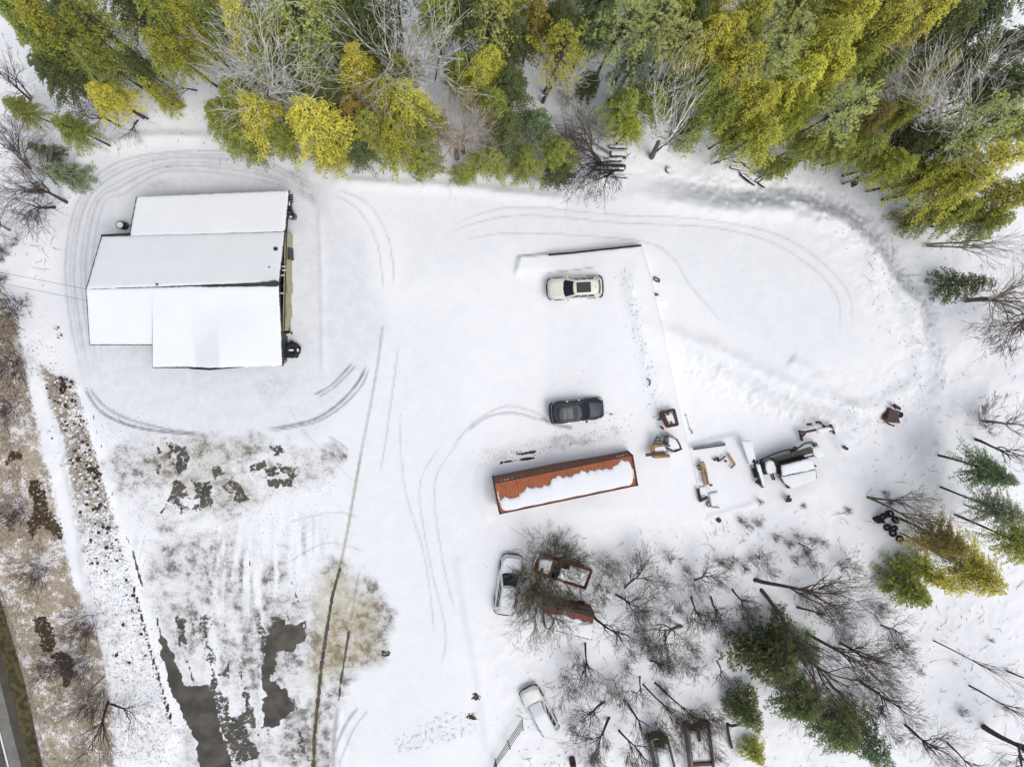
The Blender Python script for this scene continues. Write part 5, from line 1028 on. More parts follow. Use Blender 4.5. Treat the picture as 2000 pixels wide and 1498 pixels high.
def bark_mat():
    t = NT('bark'); oi = t.node('ShaderNodeObjectInfo'); p = t.node('ShaderNodeTexCoord').outputs['Object']
    n = t.noise(3, 5, p); c = t.mix(t.ss(n, .35, .65), oi.outputs['Color'], t.mix(1.0, oi.outputs['Color'], (.55, .53, .5), 'MULTIPLY')); t.l(c, t.b.inputs['Base Color']); t.b.inputs['Roughness'].default_value = .9; return t.m
M['bark'] = bark_mat()

def conifer(seed, h=12., r=3., style='hemlock', nl=20, bare=.26):
    R = np.random.RandomState(seed); tri = []; col = []; mb = MB()
    bend = [R.uniform(-.25, .25), R.uniform(-.25, .25)]
    ax = lambda z: np.array([bend[0]*math.sin(z*.35), bend[1]*math.sin(z*.28+1), z])
    mb.tube([ax(z) for z in np.linspace(-.4, h*.97, 9)], [max(.02, (.012*h+.04)*(1-i/9.2)) for i in range(9)], 7)
    lop = 1+.25*np.sin(np.arange(12)+R.uniform(0, 6)); clump = R.uniform(0, 6, 3)
    for i in range(nl):
        t_ = (i+R.uniform(0, .8))/nl; z0 = h*(bare+(1-bare)*t_)
        prof = (1-t_)**.72 if style == 'hemlock' else min(1, (1-t_)*1.9)**.7*(.8+.3*math.sin(i*1.9+seed))
        nb = R.randint(6, 9) if t_ < .8 else R.randint(4, 6)
        a0 = R.uniform(0, 6.28)
        for b in range(nb):
            a = a0+b*6.283/nb+R.uniform(-.3, .3); L = r*prof*R.uniform(.62, 1.12)*(1+.18*math.sin(2*a+clump[0])+.12*math.sin(3*a+clump[1]))+.22
            dr = np.array([math.cos(a), math.sin(a), 0]); sd_ = np.array([-dr[1], dr[0], 0]); up = R.uniform(.05, .3) if style == 'hemlock' else R.uniform(.15, .5)
            tone = R.uniform(0, 1); base = ax(z0)
            pt = lambda s: base+dr*L*s+np.array([0, 0, L*(up*s-(.55 if style == 'hemlock' else .3)*s*s)])+sd_*L*.08*math.sin(s*3+tone*6)
            if L > .8: mb.tube([pt(0), pt(.5), pt(.9)], [.02+.008*L, .012+.004*L, .008], 3, cap=False)
            if style == 'hemlock':
                n = max(3, int(L/.15))
                for k in range(n):
                    s = .18+.84*(k+R.rand())/n; p = pt(s); wsp = (.22+.5*L/3.2*(1-.62*s))*R.uniform(.7, 1.2)
                    for sg in (-1, 1):
                        d = dr*R.uniform(.35, 1.0)+sd_*sg*R.uniform(.5, 1.1)+np.array([0, 0, R.uniform(-.45, .15)]); d /= np.linalg.norm(d)
                        for q_ in range(3):
                            f = R.uniform(0, .75); pp = p+d*wsp*f+np.array([R.uniform(-.05, .05), R.uniform(-.05, .05), R.uniform(-.06, .06)]); e = d*R.uniform(.6, 1)+R.uniform(-.55, .55, 3)*np.array([1, 1, .5]); e /= np.linalg.norm(e); l = R.uniform(.13, .25); wv = np.cross(e, [0, 0, 1]); wv = wv/(np.linalg.norm(wv)+1e-6)*R.uniform(.035, .06); wv = wv+np.array([0, 0, R.uniform(-.03, .03)])
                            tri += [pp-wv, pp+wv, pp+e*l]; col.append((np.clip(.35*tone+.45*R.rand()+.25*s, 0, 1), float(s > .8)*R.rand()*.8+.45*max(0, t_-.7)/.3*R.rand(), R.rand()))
            else:
                nt_ = max(2, int(L/.30)); 
                for k in range(nt_):
                    s = .3+.72*(k+R.rand())/nt_
                    for m_ in range(2 if s > .55 else 1):
                        p = pt(s)+sd_*R.uniform(-.38, .38)*min(1, L/2)+np.array([0, 0, R.uniform(-.08, .16)])
                        tn = R.uniform(0, 1); ax0 = dr*R.uniform(.2, .9)+sd_*R.uniform(-.7, .7)+np.array([0, 0, R.uniform(.1, .7)])
                        for q_ in range(15):
                            e = R.normal(0, 1, 3)*.62+ax0; e /= np.linalg.norm(e); l = R.uniform(.16, .30); wv = np.cross(e, R.normal(0, 1, 3)); wv = wv/(np.linalg.norm(wv)+1e-6)*R.uniform(.016, .03)
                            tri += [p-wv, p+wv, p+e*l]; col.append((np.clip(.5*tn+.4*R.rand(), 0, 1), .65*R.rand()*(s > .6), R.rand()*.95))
    # leader tuft
    V = np.array(tri, np.float32); n = len(V)//3; me = bpy.data.meshes.new('crown'); me.vertices.add(len(V)); me.vertices.foreach_set('co', V.ravel())
    me.loops.add(len(V)); me.loops.foreach_set('vertex_index', np.arange(len(V), dtype=np.int32)); me.polygons.add(n)
    me.polygons.foreach_set('loop_start', np.arange(0, len(V), 3)); me.polygons.foreach_set('loop_total', np.full(n, 3)); me.update(calc_edges=True)
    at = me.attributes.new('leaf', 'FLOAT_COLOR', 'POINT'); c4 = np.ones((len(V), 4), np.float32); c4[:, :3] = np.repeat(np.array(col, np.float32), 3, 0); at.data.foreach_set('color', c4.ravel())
    me.materials.append(M['needles']); tm = mb.mesh('trunk', True); tm.materials.append(M['bark']); return tm, me, h

def bare(seed, h=10., style='tree'):
    R = random.Random(seed); tr = MB(); br = MB(); cnt = [0]
    def rv(k): return Vector((R.gauss(0, k), R.gauss(0, k), R.gauss(0, k*.7)))
    P_ = dict(tree=(5, .24, .72, .62), fan=(5, .17, .74, .45), sparse=(5, .26, .72, .5), brush=(4, .22, .72, .5))[style]
    def grow_(p, d, L, r, dep, target):
        n = 3 if dep < 3 else 2; pts = [p]; rs = [r]
        for i in range(n):
            d = (d+rv(P_[1]*.55)+Vector((0, 0, .06 if style != 'brush' else .1))).normalized(); p = p+d*L/n; pts.append(p); rs.append(max((.0095 if h > 6 else .0075) if style != 'brush' else .0062, r*(1-.45*(i+1)/n)))
        target.tube(pts, rs, 5 if dep == 0 else 3, cap=False)
        if dep >= P_[0]: return
        kids = R.randint(2, 4) if dep < 3 else R.randint(2, 3)
        if style == 'tree' and dep in (1, 2): kids += 1
        for k in range(kids):
            i = R.choice(range(1, n+1)) if k else n
            a = R.uniform(0, 6.28); u = d.orthogonal().normalized(); v = d.cross(u); sp = R.uniform(.5, 1.15)*P_[3] if k else .25*P_[3]
            nd = (d+(u*math.cos(a)+v*math.sin(a))*sp*1.25).normalized(); grow_(pts[i], nd, L*P_[2]*R.uniform(.75, 1.15), rs[i]*.68, dep+1, br)
    if style == 'brush':
        for k in range(9):
            a = R.uniform(0, 6.28); sp = R.uniform(.1, .8); p = Vector((R.gauss(0, .22), R.gauss(0, .22), -.1)); grow_(p, Vector((math.cos(a)*sp, math.sin(a)*sp, 1)).normalized(), h*.38, R.uniform(.012, .019), 0, tr if k < 3 else br)
    else:
        th = h*(.40 if style != 'fan' else .28); pts = [Vector((0, 0, -.4))]; d = Vector((0, 0, 1)); p = Vector((0, 0, 0)); r0 = .017*h+.02
        pts += [p]; rs = [r0*1.25, r0]
        for i in range(5): d = (d+rv(.05)+Vector((0, 0, .15))).normalized(); p = p+d*th/5; pts.append(p); rs.append(r0*(1-.08*(i+1)))
        tr.tube(pts, rs, 8)
        for k in range(4 if style == 'tree' else 3):
            a = k*6.28/(4 if style == 'tree' else 3)+R.uniform(-.4, .4); sp = R.uniform(.35, .8)*P_[3]*1.5 if k else .1; j = -1 if k < 2 else R.choice((-1, -2, -3))
            grow_(pts[j], (d+Vector((math.cos(a)*sp, math.sin(a)*sp, 0))).normalized(), h*.27, r0*.52, 1, br)
        q = p; dd = d
        for i in range(2): dd = (dd+rv(.12)).normalized()
        grow_(p, dd, h*.3, r0*.55, 1, br)
    zs = max(v[2] for v in br.v); k_ = h/zs
    for mb in (tr, br): mb.v = [(v[0]*k_, v[1]*k_, v[2]*k_) for v in mb.v]
    a, b = tr.mesh('trunk', True), br.mesh('branches')
    a.materials.append(M['bark']); b.materials.append(M['bark']); return a, b, h
HEM = [conifer(s, 12, 3.1, 'hemlock', 19, .49) for s in (1, 2, 3, 4)]
PIN = [conifer(s, 15, 3.3, 'pine', 14, .56) for s in (11, 12, 13)]
SAP = [conifer(s, 5, 1.7, 'hemlock', 11, .1) for s in (21, 22)]
BAR = {k: [bare(s, hh, k[0] if isinstance(k, tuple) else k) for s in ss_] for k, (hh, ss_) in {'tree': (12, (31, 32, 33)), 'fan': (14, (41, 42)), 'sparse': (10, (51, 52)), 'brush': (2.4, (61, 62, 63, 64)), ('tree', 1): (5, (71, 72, 73, 74)), ('sparse', 1): (5, (81, 82))}.items()}
print('tris', [len(m[1].polygons) for m in HEM+PIN+SAP], {k: [len(m[1].polygons) for m in v] for k, v in BAR.items()})
HUE = {k: tuple(min(.75, a*m) for a in v) for (k, v), m in zip(dict(gold=(.40, .375, .075), lime=(.25, .24, .05), pale=(.37, .38, .17), green=(.15, .165, .045), dark=(.075, .09, .04), grey=(.15, .18, .11), olive=(.20, .20, .04), brown=(.19, .15, .05), teal=(.10, .14, .075)).items(), (1.6, 2.2, 1.95, 2.4, 2.2, 2.0, 2.3, 1.9, 2.1))}
BK = dict(white=(.88, .86, .81), pink=(.62, .52, .45), grey=(.36, .35, .31), dark=(.055, .048, .045), brown=(.09, .062, .045), mauve=(.12, .085, .08), moss=(.17, .155, .10))
RT = random.Random(77)
def inst(parts, names, loc, rot, sc, cols, label, cat, name, group=None):
    o = bpy.data.objects.new(name, None); S.collection.objects.link(o); o.location = loc; o.rotation_euler = rot; o.scale = sc; o.empty_display_size = .5
    tag(o, label, cat, group)
    for me_, nm, c_ in zip(parts, names, cols):
        ch = bpy.data.objects.new(nm, me_); S.collection.objects.link(ch); ch.parent = o; ch.color = (*c_, 1)
    return o
def CON(x, y, h, r, hue, label, kind='hemlock', group=None):
    """conifer whose top the photo shows at pixel x, y"""
    top = W(x, y, h*.9); lib = HEM if kind == 'hemlock' else PIN if kind == 'pine' else SAP
    v = RT.choice(lib); z0 = gz(top.x, top.y)-.1; s = (h-z0)/v[2]; r *= .78; r0 = 3.1 if kind == 'hemlock' else 3.3 if kind == 'pine' else 1.7
    u1, u2 = RT.uniform(.85, 1.15), RT.uniform(.94, 1.06); c = (HUE[hue][0]*u1*u2, HUE[hue][1]*u1, HUE[hue][2]*u1)
    if x < 380 and y < 350: r *= .84
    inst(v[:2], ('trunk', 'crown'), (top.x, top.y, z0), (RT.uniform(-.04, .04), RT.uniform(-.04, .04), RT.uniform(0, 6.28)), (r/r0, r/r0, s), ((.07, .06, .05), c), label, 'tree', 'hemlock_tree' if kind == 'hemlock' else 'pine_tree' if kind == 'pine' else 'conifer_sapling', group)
def BARE(bx, by, tx, ty, h, tone, label, kind='tree', spread=1.0, group=None, name=None, var=None):
    """leafless tree from its foot to its top as the photo shows them"""
    b = G(bx, by, -.05); t_ = W(tx, ty, h); d = t_-b; lib = BAR[(kind, 1)] if h < 7.6 and kind in ('tree', 'sparse') else BAR[kind]; v = lib[var % len(lib)] if var is not None else RT.choice(lib); s = d.length/v[2]
    q_ = d.to_track_quat('Z', 'Y'); rot = (q_.to_matrix() @ Matrix.Rotation(RT.uniform(0, 6.28), 3, 'Z')).to_euler()
    c = BK[tone]; u_ = RT.uniform(.85, 1.1); c = tuple(min(.9, a*u_) for a in c); tk = tuple(a*.8 for a in c) if tone not in ('white', 'pink') else (.16, .13, .11)
    inst(v[:2], ('trunk', 'branches'), b, rot, (s*spread, s*spread, s), (tk, c), label, 'shrub' if kind == 'brush' else 'tree', name or ('bare_shrub' if kind == 'brush' else 'bare_tree'), group)
C_ = CON
# ---- forest, left part
C_(28, 55, 13, 3.4, 'green', 'mid green conifer filling the top left corner of the wood'); C_(70, 130, 11, 3.0, 'dark', 'dark green conifer just below the one in the top left corner'); C_(110, 20, 14, 3.0, 'teal', 'blue-green conifer at the top edge, second from the left corner', 'pine')
C_(165, 95, 12, 3.0, 'green', 'green conifer with bare snow to its lower left, in the upper left wood'); C_(150, 20, 15, 2.9, 'lime', 'light green pine at the top edge above the upper left wood', 'pine'); 
C_(12, 200, 7, 2.0, 'green', 'small green conifer cut by the left edge of the picture'); C_(302, 60, 13, 2.9, 'olive', 'tall olive-green conifer standing alone above the open snow at upper left'); C_(330, 15, 14, 2.6, 'lime', 'yellow-green conifer at the top edge behind the tall olive one')
C_(186, 172, 9, 2.5, 'gold', 'golden leaning conifer above the curved plowed bank at upper left'); C_(118, 245, 8, 2.3, 'green', 'loose green conifer with brown twigs around it, left of the golden leaning one'); C_(60, 288, 4, 1.3, 'dark', 'small dark round conifer near the left edge', 'sapling')
C_(270, 160, 7, 1.5, 'olive', 'small olive conifer above the paired leaning trunks', 'sapling'); C_(338, 198, 1.6, .6, 'lime', 'tiny lime sapling alone on the snow', 'sapling'); C_(95, 330, 5, 2.0, 'grey', 'grey-green thin conifer at the left end of the plowed loop', 'sapling')
C_(245, 110, 9, 1.9, 'dark', 'narrow dark conifer left of the tall olive one'); C_(40, 10, 15, 3, 'lime', 'light green conifer touching the very top left corner')
C_(380, 20, 13, 2.5, 'green', 'green conifer at the top edge left of the white bare crown'); 
# ---- centre left block over the workshop
C_(445, 20, 14, 2.9, 'gold', 'yellow conifer at the top edge behind the big white bare crown'); C_(520, 45, 13, 2.8, 'green', 'green conifer behind the right half of the big white bare crown'); C_(585, 15, 15, 2.8, 'pale', 'pale green pine at the top edge above the round golden crown', 'pine')
C_(630, 45, 12, 2.2, 'pale', 'small pale pine just left of the snow gap at the top edge', 'pine'); C_(690, 112, 12, 2.6, 'gold', 'round golden crown between two bare trees left of centre'); C_(560, 130, 11, 3.0, 'dark', 'dark conifer right of the big white bare crown'); C_(655, 30, 12, 3.0, 'dark', 'dark conifer filling the gap at the top edge left of centre')
C_(480, 205, 11, 2.9, 'lime', 'lime conifer left of the brightest golden one at the wood edge'); C_(415, 215, 9, 2.4, 'green', 'green conifer at the lower left end of the wood over the workshop'); C_(440, 160, 10, 2.6, 'green', 'green conifer below the big white bare crown')
C_(592, 215, 12.5, 3.2, 'gold', 'brightest golden-yellow conifer at the wood edge over the workshop corner'); C_(640, 290, 7, 2.4, 'olive', 'olive conifer drooping over the track at the workshop\'s top right corner'); C_(645, 175, 10, 2.6, 'dark', 'dark conifer between the golden edge tree and the round golden crown')
C_(535, 255, 8, 2.2, 'green', 'green conifer tucked left of the brightest golden one'); C_(760, 175, 11, 2.8, 'lime', 'lime conifer left of the twin golden tops in the centre'); C_(800, 185, 12, 2.8, 'gold', 'twin golden top right of the lime conifer in the centre'); C_(720, 235, 9, 2.6, 'green', 'green conifer on the edge left of the centre golden tops')
C_(775, 255, 9, 3.0, 'olive', 'broad olive conifer at the wood edge in the centre'); C_(700, 285, 6, 2.2, 'dark', 'dark low conifer under the centre left wood edge'); C_(840, 240, 8, 2.4, 'green', 'green conifer beside the pinkish bare tree'); C_(600, 130, 11, 2.4, 'green', 'green conifer just above the brightest golden one')
C_(730, 60, 11, 2.4, 'dark', 'dark conifer under the white branches at the top edge'); C_(770, 115, 9, 2.2, 'green', 'green conifer below the white branches at top centre'); C_(830, 300, 5, 2.1, 'green', 'low green conifer at the very edge of the wood in the centre', 'sapling')
C_(500, 110, 11, 2.6, 'green', 'green conifer in the middle of the big white bare crown'); C_(460, 260, 6, 2.2, 'green', 'low green conifer at the lower edge below the lime conifer', 'sapling'); C_(680, 200, 9, 2.2, 'brown', 'brownish conifer below the round golden crown')
# ---- centre
C_(955, 25, 14, 2.4, 'pale', 'pale pine at the top edge right of the white branches', 'pine'); C_(955, 95, 11, 2.4, 'lime', 'lime conifer below the pale pine at top centre'); C_(1010, 50, 12, 2.6, 'dark', 'dark conifer at top centre right of the pale pine'); C_(935, 130, 11, 2.3, 'gold', 'small golden top in a gap at top centre')
C_(1010, 145, 10, 2.5, 'dark', 'dark green conifer over the snow gap at top centre'); C_(965, 175, 10, 2.4, 'green', 'green conifer below the small golden top'); C_(890, 110, 10, 2.0, 'green', 'narrow green conifer left of the small golden top'); C_(985, 245, 8, 2.5, 'dark', 'dark conifer right of the pinkish bare tree')
C_(1050, 215, 7, 2.0, 'teal', 'blue-green low conifer above the snow gap at centre', 'sapling'); C_(960, 300, 6, 2.4, 'green', 'low green conifer on the edge right of the pinkish bare tree'); C_(1030, 310, 6, 2.2, 'green', 'low green conifer left of the dark bare tree'); C_(1095, 285, 7, 2.3, 'green', 'green conifer under the dark bare tree\'s branches')
C_(1105, 75, 14, 2.9, 'gold', 'yellow flat-topped pine with a pale trunk at top centre right', 'pine'); C_(1110, 5, 13, 2.6, 'dark', 'dark conifer at the top edge behind the yellow flat-topped pine'); C_(1050, 20, 12, 2.6, 'brown', 'brownish conifer at the top edge near centre'); C_(1160, 150, 4, 1.4, 'dark', 'small dark conifer in the snow right of the yellow pine', 'sapling')
C_(1170, 30, 12, 2.4, 'grey', 'grey-green conifer at the top edge left of the big pale pine'); C_(1100, 330, 4, 1.6, 'dark', 'small dark conifer at the foot of the dark bare tree', 'sapling'); C_(905, 330, 3.6, 1.4, 'green', 'small green conifer at the lower tip of the wood in the centre', 'sapling')
# ---- right block
C_(1235, 45, 15, 3.2, 'pale', 'left half of the big pale pine at the top right of centre', 'pine'); C_(1295, 30, 16, 3.3, 'pale', 'tallest pale yellow pine at the top right of centre', 'pine'); C_(1340, 60, 14, 2.6, 'pale', 'pale pine stretching right beside the tallest pale yellow pine', 'pine'); C_(1250, 110, 12, 2.6, 'grey', 'grey-green pine under the big pale pine', 'pine')
C_(1230, 185, 9, 2.3, 'green', 'green conifer below the big pale pine\'s left side'); C_(1290, 175, 9, 2.6, 'green', 'green conifer left of the white birch crown'); C_(1240, 245, 7, 1.8, 'olive', 'olive drooping conifer above the forked leaning trunk'); C_(1330, 150, 10, 2.5, 'dark', 'dark conifer behind the white birch crown')
C_(1400, 55, 13, 2.8, 'lime', 'lime conifer behind and above the white birch crown'); C_(1390, 150, 10, 2.4, 'green', 'green conifer right of the white birch crown'); C_(1440, 50, 13, 2.7, 'gold', 'yellow-green conifer right of the lime one at the top'); C_(1480, 105, 13, 3.0, 'gold', 'yellowish conifer left of the pale pine in the right block')
C_(1535, 75, 15, 2.8, 'pale', 'pale pine in the middle of the right block', 'pine'); C_(1560, 40, 15, 2.6, 'pale', 'pale pine just above the middle one in the right block', 'pine'); C_(1500, 185, 11, 2.9, 'lime', 'lime conifer below the middle pale pine of the right block'); C_(1440, 200, 9, 2.5, 'green', 'green conifer with snow to its left, right block')
C_(1510, 250, 9.5, 3.0, 'lime', 'hanging lime conifer reaching down to the brush pile'); C_(1450, 250, 7, 2.0, 'green', 'green conifer over the broken trunk beside the brush pile'); C_(1590, 130, 13, 2.8, 'gold', 'gold-green conifer right of the middle pale pine'); C_(1640, 60, 15, 3.0, 'lime', 'lime conifer at the top right of the middle pale pine')
C_(1655, 120, 12, 2.8, 'gold', 'golden conifer above the solitary round pale pine'); C_(1700, 20, 15, 3.0, 'gold', 'yellow conifer at the top edge of the right block'); C_(1760, 30, 15, 3.0, 'lime', 'lime conifer at the top edge left of the bright right-hand tip'); C_(1840, 8, 15, 2.8, 'gold', 'bright yellow-green tip at the top edge near the right corner')
C_(1580, 200, 10, 2.7, 'olive', 'olive conifer left of the solitary round pale pine'); C_(1695, 190, 14, 2.5, 'pale', 'solitary round pale pine with a white trunk behind it', 'pine'); C_(1600, 270, 7, 2.2, 'green', 'green conifer above the thin leaning trunk'); C_(1660, 265, 8, 2.4, 'green', 'green conifer under the solitary round pale pine')
C_(1720, 280, 8, 2.5, 'green', 'green conifer below the white branching crown\'s left stem'); C_(1780, 300, 9, 2.8, 'olive', 'olive conifer below the white branching crown'); C_(1850, 330, 10, 3.0, 'olive', 'broad olive conifer above the stout leaning trunk'); C_(1920, 345, 12, 3.2, 'olive', 'broad olive conifer near the right edge')
C_(1975, 230, 15, 3.0, 'pale', 'pale pine at the right edge beside the white branching crown', 'pine'); C_(1985, 305, 14, 3.0, 'gold', 'gold-green conifer cut by the right edge'); C_(1900, 415, 8, 2.6, 'green', 'green conifer above the pair of level grey trunks'); C_(1975, 420, 9, 2.8, 'green', 'green conifer at the right edge above the level grey trunks')
C_(1890, 30, 14, 3.0, 'dark', 'dark conifer in the top right corner, left of centre of the gloom'); C_(1960, 20, 14, 3.2, 'dark', 'dark conifer in the very top right corner'); C_(1930, 110, 12, 2.8, 'dark', 'dark conifer behind the slanting white trunk at top right'); C_(1860, 110, 11, 2.4, 'green', 'green conifer between the white forks at top right')
C_(1760, 120, 11, 2.6, 'green', 'green conifer left of the white forks at top right'); C_(1800, 200, 10, 2.6, 'olive', 'olive conifer behind the left white fork'); C_(1740, 200, 9, 2.4, 'brown', 'brownish conifer right of the solitary round pale pine'); C_(1830, 255, 10, 2.8, 'dark', 'dark conifer under the white branching crown'); C_(1915, 265, 11, 2.8, 'green', 'green conifer under the right fans of the white branching crown')
C_(1700, 90, 12, 2.6, 'green', 'green conifer between the golden conifer and the top edge'); C_(1550, 310, 4, 1.6, 'green', 'small green conifer at the wood edge right of the hanging lime one', 'sapling'); C_(1850, 420, 5, 1.8, 'green', 'small green conifer left of the level grey trunks', 'sapling'); C_(1990, 150, 12, 2.8, 'dark', 'dark conifer on the right edge below the corner')
C_(1370, 10, 14, 2.6, 'dark', 'dark conifer at the top edge above the lime one'); C_(1490, 20, 14, 2.6, 'lime', 'lime conifer at the top edge between the pale pines'); C_(1620, 190, 10, 2.4, 'green', 'green conifer squeezed left of the solitary round pale pine'); C_(1380, 235, 6, 1.8, 'green', 'low green conifer right of the forked leaning trunk', 'sapling')
# ---- right side and lower right
C_(1945, 555, 6, 2.0, 'dark', 'dark green conifer above the brown fallen-looking trunk on the right', 'sapling'); C_(1975, 935, 9, 2.8, 'teal', 'dull green conifer at the right edge beside the plowed mounds'); C_(1990, 1010, 10, 2.4, 'grey', 'grey-green conifer at the right edge above the golden one')
C_(1880, 1075, 9, 2.9, 'brown', 'gold-brown thin conifer right of the tyre heap'); C_(1950, 1140, 11, 3.4, 'gold', 'golden conifer at the right edge above the lower thicket'); C_(1805, 1165, 5, 2.9, 'green', 'bright green low conifer below the tyre heap', 'sapling'); C_(1860, 1140, 6, 2.0, 'olive', 'olive conifer between the bright green low one and the golden one', 'sapling')
C_(1530, 1315, 6.5, 3.9, 'dark', 'dark green conifer with round outline at lower right', 'sapling'); C_(1580, 1390, 7.5, 4.0, 'dark', 'dark conifer in the middle of the lower right thicket'); C_(1660, 1450, 8.5, 4.0, 'dark', 'dark conifer at the bottom edge of the lower right thicket'); C_(1478, 1420, 5, 2.5, 'dark', 'small dark conifer left of the lower right thicket', 'sapling'); C_(1490, 1490, 3.5, 1.5, 'olive', 'tiny olive conifer at the bottom edge', 'sapling')
C_(1590, 1290, 4.5, 2.4, 'teal', 'blue-green conifer patch above the round dark one at lower right', 'sapling'); C_(1740, 1490, 8, 2.8, 'teal', 'blue-green conifer at the bottom edge right of the thicket', 'sapling')
for i, (x_, y_, hu, kd, wh) in enumerate(((-20, -25, 'green', 'hemlock', 'at the extreme left'), (80, -30, 'lime', 'pine', 'above the first blue-green pine'), (200, -30, 'dark', 'hemlock', 'above the light green pine at upper left'), (270, -35, 'green', 'hemlock', 'left of the yellow-green one'),
        (385, -40, 'olive', 'hemlock', 'right of the yellow-green one'), (470, -45, 'green', 'pine', 'behind the yellow conifer'), (545, -35, 'lime', 'hemlock', 'right of the yellow conifer'), (640, -45, 'green', 'hemlock', 'above the small pale pine'), (700, -20, 'dark', 'hemlock', 'left of the widest white crown'),
        (760, -50, 'grey', 'pine', 'behind the widest white crown'), (850, -45, 'green', 'hemlock', 'right of the widest white crown'), (900, -30, 'dark', 'hemlock', 'left of the pale pine near the middle'), (1000, -30, 'lime', 'hemlock', 'right of the pale pine near the middle'), (1060, -50, 'green', 'pine', 'above the brownish conifer'),
        (1200, -40, 'dark', 'hemlock', 'above the grey-green conifer'), (1270, -40, 'lime', 'pine', 'above the big pale pine'), (1340, -35, 'green', 'hemlock', 'right of the big pale pine'), (1430, -40, 'olive', 'hemlock', 'above the yellow-green one of the right block'), (1530, -50, 'pale', 'pine', 'above the two pale pines of the right block'),
        (1600, -30, 'green', 'hemlock', 'left of the lime conifers of the right block'), (1680, -55, 'olive', 'hemlock', 'above the yellow conifer of the right block'), (1740, -45, 'green', 'pine', 'right of the yellow conifer of the right block'), (1810, -50, 'lime', 'hemlock', 'above the bright yellow-green tip'), (1900, -50, 'dark', 'hemlock', 'above the dark corner trees'), (1990, -40, 'dark', 'pine', 'at the extreme right'))):
    C_(x_, y_, RT.uniform(13, 15.5), 2.9, hu, 'crown cut by the top edge, '+wh, kd)
for i, (x_, y_, hu, wh) in enumerate(((2050, 60, 'dark', 'beside the dark corner trees'), (2055, 150, 'dark', 'below the dark corner trees'), (2045, 360, 'olive', 'level with the broad olive conifer'), (2060, 1090, 'olive', 'beside the golden conifer at lower right'), (2040, 230, 'green', 'beside the pale pine at the right'))):
    C_(x_, y_, RT.uniform(11, 14), 2.9, hu, 'crown cut by the right edge, '+wh)
# ---- leafless trees: foot, top, height, tone
B = BARE
B(560, 235, 450, 60, 17, 'white', 'biggest white leafless crown left of centre at the top', 'tree', .92); B(530, 170, 500, 60, 16.5, 'white', 'white leafless crown just right of the biggest one', 'tree', .65, var=1); B(595, 250, 562, 95, 14, 'white', 'slender white leafless tree left of the brightest golden conifer', 'fan', .9)
B(800, 150, 795, 0, 17, 'white', 'wide white leafless crown at the top edge near centre', 'tree', 1.05); B(800, 190, 765, 65, 15, 'white', 'white leafless tree above the twin golden tops', 'sparse', 1.1); B(893, 310, 873, 205, 11, 'pink', 'pinkish leafless tree at the wood edge in the centre', 'tree', 1.2); B(905, 300, 905, 195, 10.5, 'pink', 'pinkish leafless tree just right of the first pinkish one', 'tree', 1.0)
B(1060, 200, 1112, 95, 11, 'white', 'grey leafless tree under the yellow flat-topped pine', 'sparse', 1); B(1045, 330, 985, 270, 5, 'grey', 'grey leafless tree above the low green edge conifers', 'tree', 1.2)
B(1218, 325, 1085, 300, 5.5, 'dark', 'dark reddish leafless tree leaning far left over the driveway', 'tree', 1.1); B(1218, 330, 1130, 360, 4.5, 'dark', 'dark leafless tree fanning down over the snow at the wood edge', 'tree', 1.35); B(1190, 300, 1120, 250, 5, 'grey', 'grey twiggy tree over the lumber pile', 'tree', 1.1)
B(1172, 322, 1095, 205, 7, 'mauve', 'dark curved leafless tree between the snow gap and the lumber pile', 'sparse', 1.3); B(1200, 268, 1235, 235, 5, 'grey', 'grey-white hazy leafless tree left of the forked leaning trunk', 'tree', 1.3)
B(1272, 308, 1355, 140, 15, 'white', 'white birch crown on a dark forked leaning trunk', 'fan', 1.0); B(1272, 306, 1375, 215, 8, 'dark', 'darker second stem beside the forked leaning trunk', 'sparse', .6); B(1389, 322, 1470, 262, 7, 'grey', 'broken grey trunk leaning over the brush pile', 'sparse', .45)
B(1560, 316, 1660, 272, 8, 'dark', 'thin dark leaning trunk right of the brush pile', 'sparse', .4); B(1645, 360, 1725, 318, 6, 'grey', 'mottled grey trunk with a blue bundle at its foot', 'sparse', .8); B(1663, 328, 1700, 322, 3, 'dark', 'short dark leaning stem above the mottled grey trunk', 'sparse', .5)
B(1762, 376, 1850, 350, 9, 'grey', 'stout leaning trunk at the wood edge on the right', 'sparse', 1.1); B(1550, 255, 1660, 190, 12, 'white', 'white leaning trunk left of the solitary round pale pine', 'sparse', .4); B(1765, 262, 1850, 120, 17, 'white', 'long white fork left of the biggest white branching crown', 'fan', .75)
B(1812, 272, 1935, 205, 18, 'white', 'biggest white branching crown fanning right near the right edge', 'fan', 1.05); B(1800, 272, 1905, 110, 18, 'white', 'white upright branches above the biggest white branching crown', 'fan', .7, var=1); B(1730, 150, 1800, 120, 14, 'white', 'white twiggy fan left of the long white fork', 'fan', .8); B(1705, 130, 1770, 60, 14, 'grey', 'grey leafless tree above the white twiggy fan', 'tree', .8)
B(1860, 150, 2040, 60, 18, 'white', 'straight slanting white trunk at the top right', 'sparse', .5); B(1740, 230, 1765, 185, 12, 'pink', 'pinkish hazy crown right of the solitary round pale pine', 'tree', .9)
B(1809, 477, 2020, 478, 12, 'grey', 'upper of the two level grey trunks at the right edge', 'sparse', .55); B(1811, 481, 2010, 490, 11.5, 'grey', 'lower of the two level grey trunks at the right edge', 'sparse', .5); B(1886, 588, 2080, 560, 12, 'moss', 'stout brown trunk with many stems at the right edge', 'tree', .9); B(1888, 585, 2050, 600, 10, 'pink', 'tan twiggy tree beside the stout brown trunk', 'tree', 1)
